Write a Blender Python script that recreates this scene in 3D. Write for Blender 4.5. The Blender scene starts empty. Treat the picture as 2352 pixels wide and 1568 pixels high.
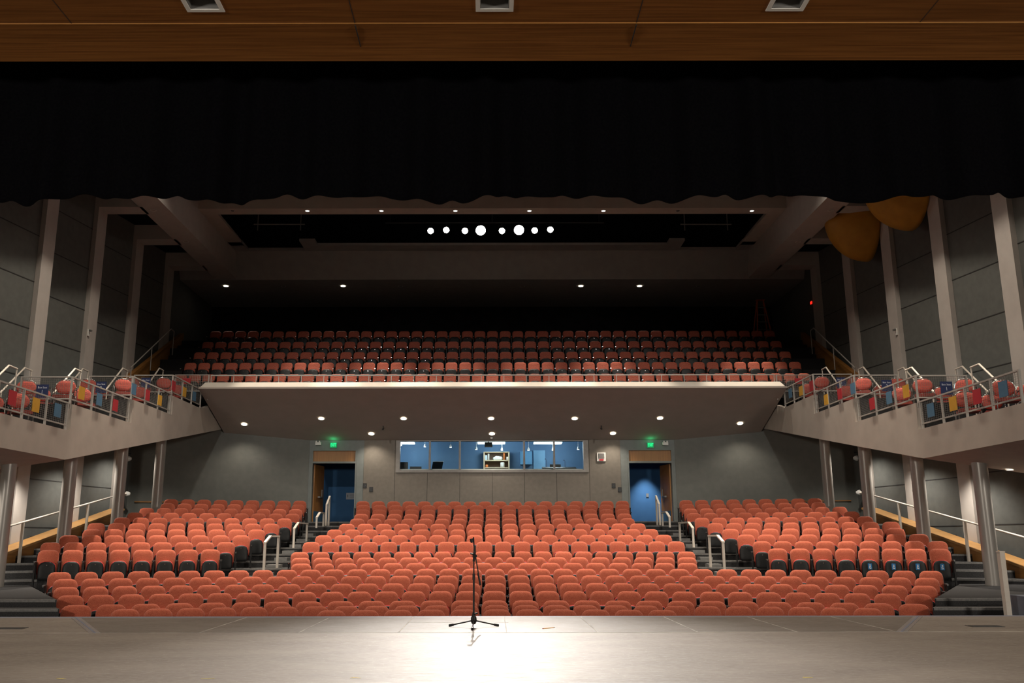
import bpy, math, random
from mathutils import Vector, Matrix
random.seed(7)
R = math.radians
scene = bpy.context.scene
COL = scene.collection

# ------------------------------------------------------------------ camera, world, exposure
W, H, F = 2352, 1568, 2050.0
CX, CY = 1125.0, 784.0
PITCH, ROLL = R(12.48), -0.0015
CAM = Vector((-0.098, 0.0, 1.114))
cam_d = bpy.data.cameras.new('camera')
cam = bpy.data.objects.new('camera', cam_d); COL.objects.link(cam)
cam_d.sensor_width = 36.0
cam_d.lens = F / W * 36.0
cam_d.shift_x = (W / 2 - CX) / W
cam_d.clip_start = 0.05; cam_d.clip_end = 200
CROT = Matrix.Rotation(math.pi / 2 + PITCH, 3, 'X') @ Matrix.Rotation(ROLL, 3, 'Z')
cam.matrix_world = Matrix.Translation(CAM) @ CROT.to_4x4()
scene.camera = cam
scene.view_settings.view_transform = 'Standard'
scene.view_settings.look = 'None'
scene.view_settings.exposure = 0.25
scene.view_settings.gamma = 1.0
scene.view_settings.use_curve_mapping = False
w = bpy.data.worlds.new('world'); scene.world = w; w.use_nodes = True
w.node_tree.nodes['Background'].inputs[0].default_value = (0.55, 0.6, 0.7, 1)
w.node_tree.nodes['Background'].inputs[1].default_value = 0.004
scene.cycles.max_bounces = 6
scene.cycles.diffuse_bounces = 4
scene.cycles.glossy_bounces = 3
scene.cycles.transmission_bounces = 4
scene.cycles.transparent_max_bounces = 8
scene.cycles.sample_clamp_indirect = 3.0
scene.cycles.caustics_reflective = False
scene.cycles.caustics_refractive = False

G = 1.114   # height of the camera above the stage; heights below named h are measured from the camera

def ray(x, y):
    return CROT @ Vector(((x - CX) / F, (CY - y) / F, -1.0))
def at_Y(x, y, Y):
    d = ray(x, y); return CAM + d * ((Y - CAM.y) / d.y)
def at_Z(x, y, Z):
    d = ray(x, y); return CAM + d * ((Z - CAM.z) / d.z)
def at_X(x, y, X):
    d = ray(x, y); return CAM + d * ((X - CAM.x) / d.x)
def proj(p):
    q = CROT.transposed() @ (Vector(p) - CAM)
    return CX + F * q.x / -q.z, CY - F * q.y / -q.z

# ------------------------------------------------------------------ lights
def light(kind, name, loc, energy, color=(1, .9, .78), target=None, size=.15, angle=90, blend=.5, shape=None, size_y=None):
    d = bpy.data.lights.new(name, kind); d.energy = energy; d.color = color
    if kind == 'AREA':
        d.size = size
        if size_y: d.shape = 'RECTANGLE'; d.size_y = size_y
    else: d.shadow_soft_size = size
    if kind == 'SPOT': d.spot_size = R(angle); d.spot_blend = blend
    o = bpy.data.objects.new(name, d); COL.objects.link(o); o.location = loc
    t = Vector(target) if target else Vector(loc) + Vector((0, 0, -1))
    o.rotation_euler = (t - Vector(loc)).to_track_quat('-Z', 'Y').to_euler()
    return o
WARM = (1.0, .86, .70)
# stage lights on the catwalk pipe; the lamp bodies are built further down at the same places
STAGE_PX = [(989, 530, .35), (1025, 528, .35), (1068, 530, .3), (1104, 529, 6.5), (1153, 530, .3), (1192, 528, 1.8), (1228, 529, .3), (1264, 527, .35)]
STAGE_POS = [at_Y(x, y, 33.0) for x, y, s in STAGE_PX]
for (x, y, s), p in zip(STAGE_PX, STAGE_POS):
    light('SPOT', 'stage_light_beam', p + Vector((0, -.12, -.07)), 2500 * s, (1, .93, .86), (p.x * .6 + .25, 7.5, 0), .05, 20, .95)
# house lights in the ceiling over the audience
HOUSE = [(X, Y) for Y in (17.6, 21.0, 24.8) for X in (-9.3, -5.6, -1.9, 1.9, 5.6, 9.3)]
HZ = 12.35 + G
for X, Y in HOUSE:
    e = {17.6: 900, 21.0: 2400, 24.8: 4000}[Y]
    light('SPOT', 'house_light', (X, Y, HZ - .06), e, WARM, (X, Y + (.8 if Y < 24 else -.5), 0), .12, 46 if Y < 24 else 40, .4)
    if abs(X) > 5: light('SPOT', 'house_light_wide', (X, Y, HZ - .06), 420, WARM, (X * 1.1, Y + .3, 0), .12, 130, .6)
# downlights in the visible cross beam
for x in (706, 876, 1046, 1216, 1386, 1727):
    p = at_Z(x, 483.5, 11.65 + G)
    light('SPOT', 'beam_downlight', (p.x, p.y, 11.65 + G - .05), 1500, WARM, (p.x, p.y - .5, 0), .08, 42, .4)
# unseen fill lights added behind the camera to brighten the stage and wood ceiling
for X in (-12.5, 12.5): light('AREA', 'stage_fill', (X, -3.4, 5.2), 1000, (1, .9, .78), (0, 11, 2.2), 1.6)
# fill lights added unseen behind the drape to lift balcony and rear ceiling
for X in (-6.5, 6.5): light('SPOT', 'balcony_fill', (X, 13.9, 9.6 + G), 1900, (1, .93, .86), (X * .7, 31, 2.4 + G), .15, 52, .95)
# small downlights under the balcony
SOFFIT_PX = [(561, 973), (738, 960), (927, 960), (1128, 960), (1320, 960), (1516, 959), (1700, 971), (853, 995), (1130, 995), (1408, 994)]
BALC_PX = [(519, 656), (788, 656), (1334, 656), (1469, 656)]

# ------------------------------------------------------------------ mesh helpers
class MB:
    def __init__(s): s.v = []; s.f = []; s.m = []; s.sm = []
    def add(s, vs, fs, m=0, smooth=False, M=None):
        b = len(s.v)
        s.v += [tuple(M @ Vector(v)) if M is not None else tuple(v) for v in vs]
        for f in fs: s.f.append([b + i for i in f]); s.m.append(m); s.sm.append(smooth)
    def box(s, x0, x1, y0, y1, z0, z1, m=0, M=None):
        vs = [(x, y, z) for x in (x0, x1) for y in (y0, y1) for z in (z0, z1)]
        s.add(vs, [(0, 1, 3, 2), (4, 6, 7, 5), (0, 4, 5, 1), (2, 3, 7, 6), (0, 2, 6, 4), (1, 5, 7, 3)], m, False, M)
    def tube(s, pts, r, n=8, m=0, cap=True, M=None, r2=None):
        pts = [Vector(p) for p in pts]; rings = []
        for i, p in enumerate(pts):
            a = pts[i] - pts[i - 1] if i > 0 else pts[1] - pts[0]
            b = pts[i + 1] - pts[i] if i < len(pts) - 1 else a
            t = (a.normalized() + b.normalized())
            if t.length < 1e-6: t = a
            t.normalize()
            up = Vector((0, 0, 1)) if abs(t.z) < .95 else Vector((0, 1, 0))
            u = t.cross(up).normalized(); v = u.cross(t).normalized()
            rr = r if r2 is None else r + (r2 - r) * i / (len(pts) - 1)
            rings.append([p + (u * math.cos(k * 2 * math.pi / n) + v * math.sin(k * 2 * math.pi / n)) * rr for k in range(n)])
        vs = [q for rg in rings for q in rg]; fs = []
        for i in range(len(rings) - 1):
            for k in range(n):
                a = i * n + k; b = i * n + (k + 1) % n
                fs.append((a, b, b + n, a + n))
        s.add(vs, fs, m, n > 6, M)
        if cap:
            s.add(rings[0], [tuple(range(n))], m, False, M); s.add(rings[-1], [tuple(reversed(range(n)))], m, False, M)
    def lathe(s, prof, n=24, m=0, M=None, smooth=True):
        vs = []; fs = []
        for r, z in prof: vs += [(r * math.cos(k * 2 * math.pi / n), r * math.sin(k * 2 * math.pi / n), z) for k in range(n)]
        for i in range(len(prof) - 1):
            for k in range(n):
                a = i * n + k; b = i * n + (k + 1) % n
                fs.append((a, b, b + n, a + n))
        s.add(vs, fs, m, smooth, M)
    def disc(s, r, n=24, m=0, M=None, z=0):
        s.add([(r * math.cos(k * 2 * math.pi / n), r * math.sin(k * 2 * math.pi / n), z) for k in range(n)], [tuple(range(n))], m, False, M)
    def prism(s, poly, ax, a, b, m=0, M=None):
        # poly: 2D points in the two other axes, extruded along axis ax from a to b
        def P(p, t): return {'x': (t, p[0], p[1]), 'y': (p[0], t, p[1]), 'z': (p[0], p[1], t)}[ax]
        n = len(poly); vs = [P(p, a) for p in poly] + [P(p, b) for p in poly]
        fs = [tuple(range(n)), tuple(reversed(range(n, 2 * n)))] + [(i, (i + 1) % n, n + (i + 1) % n, n + i) for i in range(n)]
        s.add(vs, fs, m, False, M)
    def quad(s, a, b, c, d, m=0): s.add([a, b, c, d], [(0, 1, 2, 3)], m)
    def slab(s, a, b, c, d, off, m=0):
        # a quad given a thickness: off is the offset vector to its second face
        off = Vector(off); vs = [Vector(p) for p in (a, b, c, d)]; vs += [p + off for p in vs]
        s.add(vs, [(0, 1, 2, 3), (7, 6, 5, 4), (0, 4, 5, 1), (1, 5, 6, 2), (2, 6, 7, 3), (3, 7, 4, 0)], m)
    def mesh(s, name, mats):
        me = bpy.data.meshes.new(name); me.from_pydata(s.v, [], s.f); me.update()
        for mt in (mats if isinstance(mats, (list, tuple)) else [mats]): me.materials.append(mt)
        me.polygons.foreach_set('material_index', s.m); me.polygons.foreach_set('use_smooth', s.sm)
        return me
    def build(s, name, mats, parent=None, loc=None):
        o = bpy.data.objects.new(name, s.mesh(name, mats)); COL.objects.link(o)
        if parent: o.parent = parent
        if loc is not None: o.location = loc
        return o

def fix_normals(o):
    import bmesh
    bm = bmesh.new(); bm.from_mesh(o.data); bmesh.ops.recalc_face_normals(bm, faces=bm.faces); bm.to_mesh(o.data); bm.free()

def tag(o, label, cat, group=None, kind=None):
    o['label'] = label; o['category'] = cat
    if group: o['group'] = group
    if kind: o['kind'] = kind
    return o
def empty(name, loc=(0, 0, 0), rz=0):
    o = bpy.data.objects.new(name, None); COL.objects.link(o); o.location = loc; o.rotation_euler = (0, 0, rz); o.empty_display_size = .1
    return o
def struct(o, label=None):
    o['kind'] = 'structure'
    if label: o['label'] = label
    return o
def copy_tree(o, parent=None):
    c = o.copy(); COL.objects.link(c)
    if parent: c.parent = parent
    for ch in list(KIDS.get(o.name, [])): 
        d = copy_tree(ch, c); KIDS.setdefault(c.name, []).append(d)
    return c
KIDS = {}
def reg(root):
    for o in COL.objects:
        if o.parent is not None and o not in KIDS.get(o.parent.name, []): KIDS.setdefault(o.parent.name, []).append(o)

# ------------------------------------------------------------------ materials
def mat(name, color, rough=.6, metal=0, color2=None, scale=6, stretch=(1, 1, 1), detail=4, bump=0, emit=None, estr=0, spec=.5, lo=.35, hi=.65, coat=0):
    m = bpy.data.materials.new(name); m.use_nodes = True; nt = m.node_tree; b = nt.nodes['Principled BSDF']
    b.inputs['Base Color'].default_value = (*color, 1); b.inputs['Roughness'].default_value = rough
    b.inputs['Metallic'].default_value = metal; b.inputs['Specular IOR Level'].default_value = spec
    if coat: b.inputs['Coat Weight'].default_value = coat
    if color2 is not None or bump:
        tc = nt.nodes.new('ShaderNodeTexCoord'); mp = nt.nodes.new('ShaderNodeMapping'); nz = nt.nodes.new('ShaderNodeTexNoise')
        mp.inputs['Scale'].default_value = stretch; nz.inputs['Scale'].default_value = scale; nz.inputs['Detail'].default_value = detail
        nt.links.new(tc.outputs['Object'], mp.inputs[0]); nt.links.new(mp.outputs[0], nz.inputs['Vector'])
        if color2 is not None:
            cr = nt.nodes.new('ShaderNodeValToRGB'); cr.color_ramp.elements[0].position = lo; cr.color_ramp.elements[1].position = hi
            cr.color_ramp.elements[0].color = (*color, 1); cr.color_ramp.elements[1].color = (*color2, 1)
            nt.links.new(nz.outputs['Fac'], cr.inputs[0]); nt.links.new(cr.outputs[0], b.inputs['Base Color'])
        if bump:
            bp = nt.nodes.new('ShaderNodeBump'); bp.inputs['Strength'].default_value = bump; bp.inputs['Distance'].default_value = .01
            nt.links.new(nz.outputs['Fac'], bp.inputs['Height']); nt.links.new(bp.outputs[0], b.inputs['Normal'])
    if emit:
        b.inputs['Emission Color'].default_value = (*emit, 1); b.inputs['Emission Strength'].default_value = estr
    return m

M = {}
M['fabric'] = mat('seat_fabric', (.33, .062, .036), .9, 0, (.53, .148, .080), 55, (1, 1, 2.6), 5, .35, spec=.2, lo=.30, hi=.72)
M['fabric_dark'] = mat('balcony_seat_fabric', (.30, .065, .040), .75, 0, (.44, .11, .065), 40, (1, 1, 1), 3, .2, spec=.4)
M['fabric'].node_tree.nodes['Principled BSDF'].inputs['Sheen Weight'].default_value = .18
M['fabric'].node_tree.nodes['Principled BSDF'].inputs['Sheen Roughness'].default_value = .5
M['red_piping'] = mat('red_piping', (.45, .02, .02), .7)
M['black_plastic'] = mat('black_plastic', (.010, .011, .012), .45, 0, (.016, .017, .018), 8, spec=.3)
M['black_metal'] = mat('black_metal', (.010, .010, .011), .45, .2, (.016, .016, .017), 20)
M['chrome'] = mat('chrome', (.75, .75, .74), .18, 1.0, (.65, .65, .65), 10)
M['carpet'] = mat('dark_carpet', (.030, .030, .032), .95, 0, (.052, .052, .053), 60, (1, 1, 1), 4, .4, spec=.1)
M['nosing'] = mat('grey_nosing', (.13, .13, .125), .6, 0, (.19, .185, .18), 30)
M['plaster_warm'] = mat('warm_grey_plaster', (.44, .392, .348), .85, 0, (.48, .43, .38), 2.5, (1, 1, 1), 6, .08)
M['plaster_white'] = mat('off_white_plaster', (.58, .535, .485), .8, 0, (.62, .575, .525), 3, (1, 1, 1), 6, .05)
M['pilaster'] = mat('pilaster_paint', (.45, .42, .395), .8, 0, (.49, .458, .43), 3, (1, 1, 1), 6, .05)
M['wall_panel'] = mat('grey_green_panel', (.098, .104, .099), .9, 0, (.115, .121, .115), 5, (1, 1, 1), 8, .15)
M['rear_panel'] = mat('warm_rear_panel', (.195, .178, .152), .9, 0, (.22, .20, .172), 7, (1, 1, 1), 8, .1)
M['rear_green'] = mat('grey_green_rear_wall', (.15, .16, .148), .9, 0, (.17, .178, .165), 5, (1, 1, 1), 8, .1)
M['door_surround'] = mat('blue_grey_surround', (.19, .215, .21), .8, 0, (.21, .235, .23), 6)
M['joint'] = mat('panel_joint', (.02, .02, .02), .9, 0, (.03, .03, .03), 9)
M['wood'] = mat('honey_wood', (.30, .135, .032), .5, 0, (.40, .185, .048), 5, (1, .08, 6), 6, .05)
M['wood_door'] = mat('door_wood', (.27, .12, .030), .5, 0, (.36, .165, .042), 4, (6, 6, .3), 6)
M['blue_wall'] = mat('deep_blue_paint', (.030, .115, .26), .8, 0, (.034, .125, .28), 4)
M['booth_blue'] = mat('booth_blue_paint', (.095, .19, .32), .8, 0, (.10, .20, .34), 4)
M['drape'] = mat('black_velour', (.0012, .0012, .002), 1.0, 0, (.0022, .0022, .003), 30, spec=.05)
M['black_void'] = mat('black_paint', (.006, .007, .010), .95, 0, (.009, .010, .014), 5, spec=.1)
M['dark_wall'] = mat('charcoal_wall', (.020, .020, .022), .95, 0, (.030, .029, .030), 3, (1, 1, 1), 6, spec=.1)
M['rail'] = mat('rail_paint', (.42, .40, .37), .45, .1, (.46, .44, .41), 12)
M['wire'] = mat('wire_mesh_paint', (.20, .195, .185), .5, .2, (.23, .225, .215), 12)
M['rail_white'] = mat('white_rail_paint', (.62, .57, .50), .45, 0, (.66, .61, .54), 12)
M['column'] = mat('column_metal_paint', (.42, .40, .375), .36, .2, (.45, .43, .40), 6, (1, 1, .2), 4)
M['yellow'] = mat('yellow_panel', (.62, .33, .03), .6, 0, (.66, .36, .04), 9)
M['red_panel'] = mat('red_panel', (.42, .018, .03), .6, 0, (.46, .022, .035), 9)
M['blue_panel'] = mat('blue_panel', (.07, .17, .28), .6, 0, (.08, .19, .31), 9)
M['sign_blue'] = mat('navy_sign', (.006, .018, .09), .5, 0, (.008, .022, .10), 9)
M['white_paint'] = mat('white_paint', (.75, .75, .72), .6, 0, (.8, .8, .77), 9)
M['amber_shell'] = mat('amber_shell', (.42, .20, .012), .6, 0, (.50, .25, .018), 3, (1, 1, 1), 5, .1)
M['orange_fibreglass'] = mat('orange_fibreglass', (.55, .09, .02), .5, 0, (.6, .11, .03), 8)
M['lamp'] = mat('lamp_lens', (1, 1, 1), .5, emit=(1, .86, .66), estr=9)
M['lamp_hot'] = mat('stage_lamp_lens', (1, 1, 1), .5, emit=(1, .95, .88), estr=60)
M['lamp_dim'] = mat('dim_lens', (.9, .9, .9), .4, emit=(1, .95, .88), estr=1.6)
M['lamp_off'] = mat('dark_lens', (.03, .03, .03), .3)
M['lamp_cool'] = mat('cool_step_lens', (.9, 1, 1), .4, emit=(.55, .95, 1), estr=6)
M['exit_green'] = mat('exit_green', (0, .5, .15), .5, emit=(.0, .9, .25), estr=1.6)
M['exit_face'] = mat('exit_face', (.0, .10, .04), .5, emit=(.0, .30, .09), estr=.5)
M['red_led'] = mat('red_led', (.6, .02, .02), .5, emit=(1, .02, .01), estr=1.2)
M['alarm_red'] = mat('alarm_red', (.55, .01, .02), .5, 0, (.5, .01, .02), 9)
M['fluoro'] = mat('fluorescent_panel', (1, 1, 1), .5, emit=(.85, 1, .97), estr=2.2)
M['pencil'] = mat('pencil_orange', (.85, .36, .03), .5, 0, (.9, .4, .04), 9)
M['grey_box'] = mat('grey_box_paint', (.16, .16, .155), .6, 0, (.19, .19, .185), 9)
M['tape_yellow'] = mat('yellow_tape', (.62, .5, .12), .7, 0, (.66, .54, .15), 30)
M['hatch'] = mat('dark_hatch', (.05, .048, .045), .6, 0, (.07, .066, .06), 20)
M['edge_blue'] = mat('blue_grey_edge', (.17, .19, .26), .5, 0, (.22, .24, .31), 20)
M['screen'] = mat('screen_black', (.008, .012, .014), .4, 0, (.012, .016, .018), 9)
M['green_grey'] = mat('equipment_green_grey', (.05, .07, .06), .6, 0, (.06, .08, .07), 9)

def glass():
    m = bpy.data.materials.new('window_glass'); m.use_nodes = True; nt = m.node_tree
    for n in list(nt.nodes): nt.nodes.remove(n)
    o = nt.nodes.new('ShaderNodeOutputMaterial'); mx = nt.nodes.new('ShaderNodeMixShader'); t = nt.nodes.new('ShaderNodeBsdfTransparent'); g = nt.nodes.new('ShaderNodeBsdfGlossy')
    g.inputs['Roughness'].default_value = .02; mx.inputs[0].default_value = .05; t.inputs[0].default_value = (.95, .98, .98, 1)
    nt.links.new(t.outputs[0], mx.inputs[1]); nt.links.new(g.outputs[0], mx.inputs[2]); nt.links.new(mx.outputs[0], o.inputs[0])
    return m
M['glass'] = glass()

def stage_mat():
    m = bpy.data.materials.new('stage_floor'); m.use_nodes = True; nt = m.node_tree; b = nt.nodes['Principled BSDF']; L = nt.links.new
    tc = nt.nodes.new('ShaderNodeTexCoord')
    def noise(scale, stretch, detail=4, rot=0):
        mp = nt.nodes.new('ShaderNodeMapping'); mp.inputs['Scale'].default_value = stretch; mp.inputs['Rotation'].default_value = (0, 0, rot)
        nz = nt.nodes.new('ShaderNodeTexNoise'); nz.inputs['Scale'].default_value = scale; nz.inputs['Detail'].default_value = detail
        L(tc.outputs['Object'], mp.inputs[0]); L(mp.outputs[0], nz.inputs['Vector']); return nz
    def ramp(src, p0, c0, p1, c1):
        r = nt.nodes.new('ShaderNodeValToRGB'); r.color_ramp.elements[0].position = p0; r.color_ramp.elements[1].position = p1
        r.color_ramp.elements[0].color = (*c0, 1); r.color_ramp.elements[1].color = (*c1, 1); L(src, r.inputs[0]); return r
    def mix(a, bcol, fac):
        x = nt.nodes.new('ShaderNodeMix'); x.data_type = 'RGBA'; L(fac, x.inputs[0]); L(a, x.inputs[6])
        if isinstance(bcol, tuple): x.inputs[7].default_value = (*bcol, 1)
        else: L(bcol, x.inputs[7])
        return x.outputs[2]
    base = ramp(noise(.9, (1, 1.8, 1), 10).outputs['Fac'], .3, (.185, .150, .120), .7, (.285, .240, .196)).outputs[0]
    streak = ramp(noise(14, (1, 4, 1), 8).outputs['Fac'], .45, (0, 0, 0), .75, (.8, .8, .8)).outputs[0]
    c = mix(base, (.36, .315, .265), streak)
    for sc, st, rot, lo in ((7, (1, 22, 1), .08, .70), (6, (1, 26, 1), -.35, .70), (6.5, (1, 30, 1), .45, .70), (8, (1, 20, 1), -.12, .71)):
        s = ramp(noise(sc, st, 2, rot).outputs['Fac'], lo, (0, 0, 0), lo + .03, (.8, .8, .8)).outputs[0]
        c = mix(c, (.60, .55, .47), s)
    sp = ramp(noise(34, (1, 1, 1), 1).outputs['Fac'], .72, (0, 0, 0), .76, (.6, .6, .6)).outputs[0]
    c = mix(c, (.55, .52, .46), sp)
    L(c, b.inputs['Base Color'])
    rr = ramp(noise(4, (1, 5, 1), 6).outputs['Fac'], .3, (.50, .50, .50), .7, (.66, .66, .66)); L(rr.outputs[0], b.inputs['Roughness'])
    b.inputs['Specular IOR Level'].default_value = .5
    bp = nt.nodes.new('ShaderNodeBump'); bp.inputs['Strength'].default_value = .15; bp.inputs['Distance'].default_value = .004
    L(noise(12, (1, 2.5, 1), 6).outputs['Fac'], bp.inputs['Height']); L(bp.outputs[0], b.inputs['Normal'])
    return m
M['stage'] = stage_mat()
def ceiling_wood():
    m = mat('ceiling_wood', (.17, .064, .014), .45, 0, (.27, .108, .026), 3, (.25, 9, 1), 8, .04)
    return m
M['ceil_wood'] = ceiling_wood()

# ------------------------------------------------------------------ stage
b = MB(); b.box(-17, 17, -4, 13.62, -.35, 0); fl = struct(b.build('floor', M['stage']), 'worn brown stage floor with scuffs and scratches')
b = MB(); b.box(-17, 17, 13.62, 13.8, -.35, .0); struct(b.build('trim_1', M['edge_blue']), 'blue grey edge strip along the front of the stage')
b = MB(); b.box(-17, 17, 13.70, 13.8, -1.6, -.352); struct(b.build('wall_stage_front', M['black_void']))
ap = M['stage'].copy(); ap.name = 'apron_floor'
hs = ap.node_tree.nodes.new('ShaderNodeHueSaturation'); hs.inputs['Value'].default_value = .66; hs.inputs['Saturation'].default_value = 1.1  # panels' own darker tone, with some weaker light put into the colour
pb_ = ap.node_tree.nodes['Principled BSDF']; src_ = pb_.inputs['Base Color'].links[0].from_socket
ap.node_tree.links.new(src_, hs.inputs['Color']); ap.node_tree.links.new(hs.outputs[0], pb_.inputs['Base Color'])
b = MB(); b.prism([(-4.92, 11.42), (4.92, 11.42), (6.1, 13.61), (-6.1, 13.61)], 'z', .0, .001); struct(b.build('floor_apron', ap), 'darker brown removable panels of the stage apron')
# joints of the removable apron panels: grooves filled with pale dust, thin inlays in the floor
b = MB()
JY = 11.42
b.box(-16, 16, JY - .010, JY + .010, 0, .0022)
for X in (-3.66, -2.44, -1.22, 1.22, 2.44, 3.66, 4.88):
    b.box(X - .009, X + .009, JY + .01, 13.6, .001, .0022)
b.box(-1.22 - .006, .15, 12.74, 12.75, .001, .0022); b.box(.10, .11, JY + .01, 13.6, .001, .0022)
struct(b.build('trim_2', mat('floor_joint', (.62, .58, .52), .8, 0, (.34, .31, .28), 3, lo=.4, hi=.6)), 'pale joints between the apron floor panels')
for i, (s, y0) in enumerate(((-1, 11.4), (1, 11.4))):
    b = MB(); xa, xb = s * 4.92, s * 6.15
    b.slab((xa - .07, 11.4, 0), (xa + .07, 11.4, 0), (xb + .07, 13.6, 0), (xb - .07, 13.6, 0), (0, 0, .004))
    b.slab((xa - .015, 11.4, .004), (xa + .015, 11.4, .004), (xb + .015, 13.6, .004), (xb - .015, 13.6, .004), (0, 0, .003), 1)
    o = b.build('cable_cover_strip', [mat('worn_metal_strip', (.26, .25, .25), .4, .5, (.36, .34, .32), 20), M['edge_blue']])
    tag(o, 'worn grey metal strip set diagonally at the %s end of the stage apron' % ('left' if s < 0 else 'right'), 'floor strip', 'diagonal floor strips')
for i, (x, y, wx, wy) in enumerate(((14, 1443, .48, .20), (2262, 1438, .42, .20))):
    p = at_Z(x, y, 0); b = MB()
    b.box(-wx / 2, wx / 2, -wy / 2, wy / 2, 0, .006); b.box(-wx / 2 + .03, wx / 2 - .03, -wy / 2 + .03, wy / 2 - .03, .006, .009, 1)
    o = b.build('floor_pocket_plate', [M['hatch'], M['black_metal']], loc=(p.x, p.y, 0))
    tag(o, 'dark rectangular floor pocket lid near the %s end of the stage edge' % ('left' if i == 0 else 'right'), 'floor hatch', 'floor pocket lids')
for i, (x, y, lab) in enumerate(((145, 1558, 'left of the front edge of the view'), (480, 1558, 'second from the left of the tape marks'), (818, 1556, 'a little left of the microphone stand'), (1855, 1556, 'on the right half of the stage'))):
    p = at_Z(x, y, 0); b = MB()
    for k in range(3):
        a = random.uniform(-.6, .6); l = random.uniform(.04, .09)
        b.box(-l / 2, l / 2, -.009, .009, .0005 + k * .0006, .001 + k * .0006, M=Matrix.Translation((random.uniform(-.03, .03), random.uniform(-.02, .02), 0)) @ Matrix.Rotation(a, 4, 'Z'))
    o = b.build('spike_tape', M['tape_yellow'], loc=(p.x, p.y, 0)); tag(o, 'torn yellow spike tape mark, ' + lab, 'tape', 'tape marks on the stage')
# pencil
p0 = at_Z(1246, 1443, .004); p1 = at_Z(1275, 1441, .004); d = (p1 - p0)
pen = empty('pencil', (p0.x, p0.y, 0), math.atan2(d.y, d.x)); L = d.length
b = MB(); b.tube([(.02, 0, .0045), (L - .02, 0, .0045)], .0045, 6); b.build('barrel', M['pencil'], pen)
b = MB(); b.tube([(L - .02, 0, .0045), (L, 0, .0045)], .0045, 6, 0, r2=.001); b.build('tip', M['wood'], pen)
b = MB(); b.tube([(0, 0, .0045), (.02, 0, .0045)], .0045, 6); b.build('eraser', M['alarm_red'], pen)
tag(pen, 'orange pencil lying on the stage beyond the microphone stand', 'pencil')

# microphone stand
pb = at_Z(1088, 1441, 0)
ms = empty('microphone_stand', (pb.x, pb.y, 0)); tag(ms, 'black tripod microphone stand with folded boom, standing alone at the stage edge', 'microphone stand')
top = at_Y(1085, 1236, pb.y).z
b = MB(); b.tube([(0, 0, .10), (0, 0, top * .55)], .013, 12); b.tube([(0, 0, top * .55), (0, 0, top * .80)], .009, 12); b.tube([(0, 0, top * .53), (0, 0, top * .60)], .018, 12); b.build('pole', M['black_metal'], ms)
b = MB(); b.lathe([(0, .04), (.022, .045), (.04, .08), (.036, .12), (.02, .16), (.016, .19), (0, .19)], 16); b.tube([(.0, -.03, .17), (.05, -.02, .18)], .01, 8); b.build('hub', M['black_plastic'], ms)
for a, nm in ((-92, 0), (23, 1), (157, 2)):
    ca, sa = math.cos(R(a)), math.sin(R(a)); ln = .33 if nm else .34
    b = MB(); b.tube([(ca * .03, sa * .03, .085), (ca * ln, sa * ln, .018)], .009, 10); lg = b.build('leg', M['black_metal'], ms)
    b = MB(); b.tube([(ca * (ln - .04), sa * (ln - .04), .026), (ca * (ln + .02), sa * (ln + .02), .016)], .016, 10); b.build('rubber_foot', M['black_plastic'], lg)
zc = top * .80
b = MB(); b.tube([(0.0, 0, zc + .16), (.02, 0, zc), (.085, 0, zc - .36)], .008, 10); bo = b.build('boom_arm', M['black_metal'], ms)
b = MB(); b.tube([(.055, 0, zc - .22), (.086, 0, zc - .37)], .012, 10); b.build('counterweight', M['black_plastic'], bo)
b = MB(); b.tube([(.02, -.03, zc), (.02, .03, zc)], .022, 12); b.tube([(-.05, -.01, zc + .03), (.02, -.01, zc + .02)], .009, 8); b.tube([(.0, 0, zc - .07), (.01, 0, zc + .05)], .017, 12); b.build('clutch', M['black_plastic'], ms)
b = MB(); b.tube([(-.02, 0, zc + .17), (-.035, 0, zc + .22)], .022, 12); b.tube([(0, 0, zc + .15), (-.005, 0, zc + .24)], .009, 10); b.build('microphone_clip', M['black_plastic'], ms)

# ------------------------------------------------------------------ proscenium: wood ceiling, black border drape
WZ = 6.45 + G
yf = at_Z(1176, 52, WZ).y; ye = at_Z(1176, 136, WZ - .04).y
b = MB()
FR = [(447, 398, 498), (1136, 1093, 1178), (1825, 1775, 1875)]
slots = []
for c, xa, xb in FR:
    ya = at_Z(c, 25, WZ).y; X = (at_Z(xa, 25, WZ).x + at_Z(xb, 25, WZ).x) / 2
    slots.append((X if abs(X) > 1 else 0.02, ya))
# left and right fixture edges at y=25
SX = [at_Z(473, 24, WZ).x, at_Z(1136, 24, WZ).x, at_Z(1801, 24, WZ).x]
SY = at_Z(1136, 25, WZ).y; SH = .235
xs = sorted([-17, 17] + [v for X in SX for v in (X - SH + .03, X + SH - .03)])
y_a, y_b = SY - 2 * SH + .03, SY - .03
b.box(-17, 17, y_b, yf, WZ, WZ + .05); b.box(-17, 17, 4.0, y_a, WZ, WZ + .05)
for i in range(0, len(xs), 2): b.box(xs[i], xs[i + 1], y_a, y_b, WZ, WZ + .05)
n = 8; prev = None
for i in range(n + 1):
    t = i / n; q = (yf + .02 + (ye - yf - .02) * t, WZ - .004 - .06 * t * t)
    if prev: b.slab((-17, prev[0], prev[1]), (17, prev[0], prev[1]), (17, q[0], q[1]), (-17, q[0], q[1]), (0, 0, .05))
    prev = q
struct(b.build('ceiling', M['ceil_wood']), 'honey brown wood ceiling above the stage')
b = MB()
for x0, x1 in ((790, 815), (1480, 1462)):
    X = at_Z(x1, 52, WZ).x
    b.box(X - .005, X + .005, 4, yf, WZ - .003, WZ)
    b.box(X - .005, X + .005, yf + .02, ye - .3, WZ - .03, WZ - .012)
for x1 in (163, 2112):
    X = at_Z(x1, 52, WZ).x; b.box(X - .004, X + .004, 4, yf, WZ - .003, WZ)
struct(b.build('trim_3', M['joint']), 'dark joints between wood ceiling panels')
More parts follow.
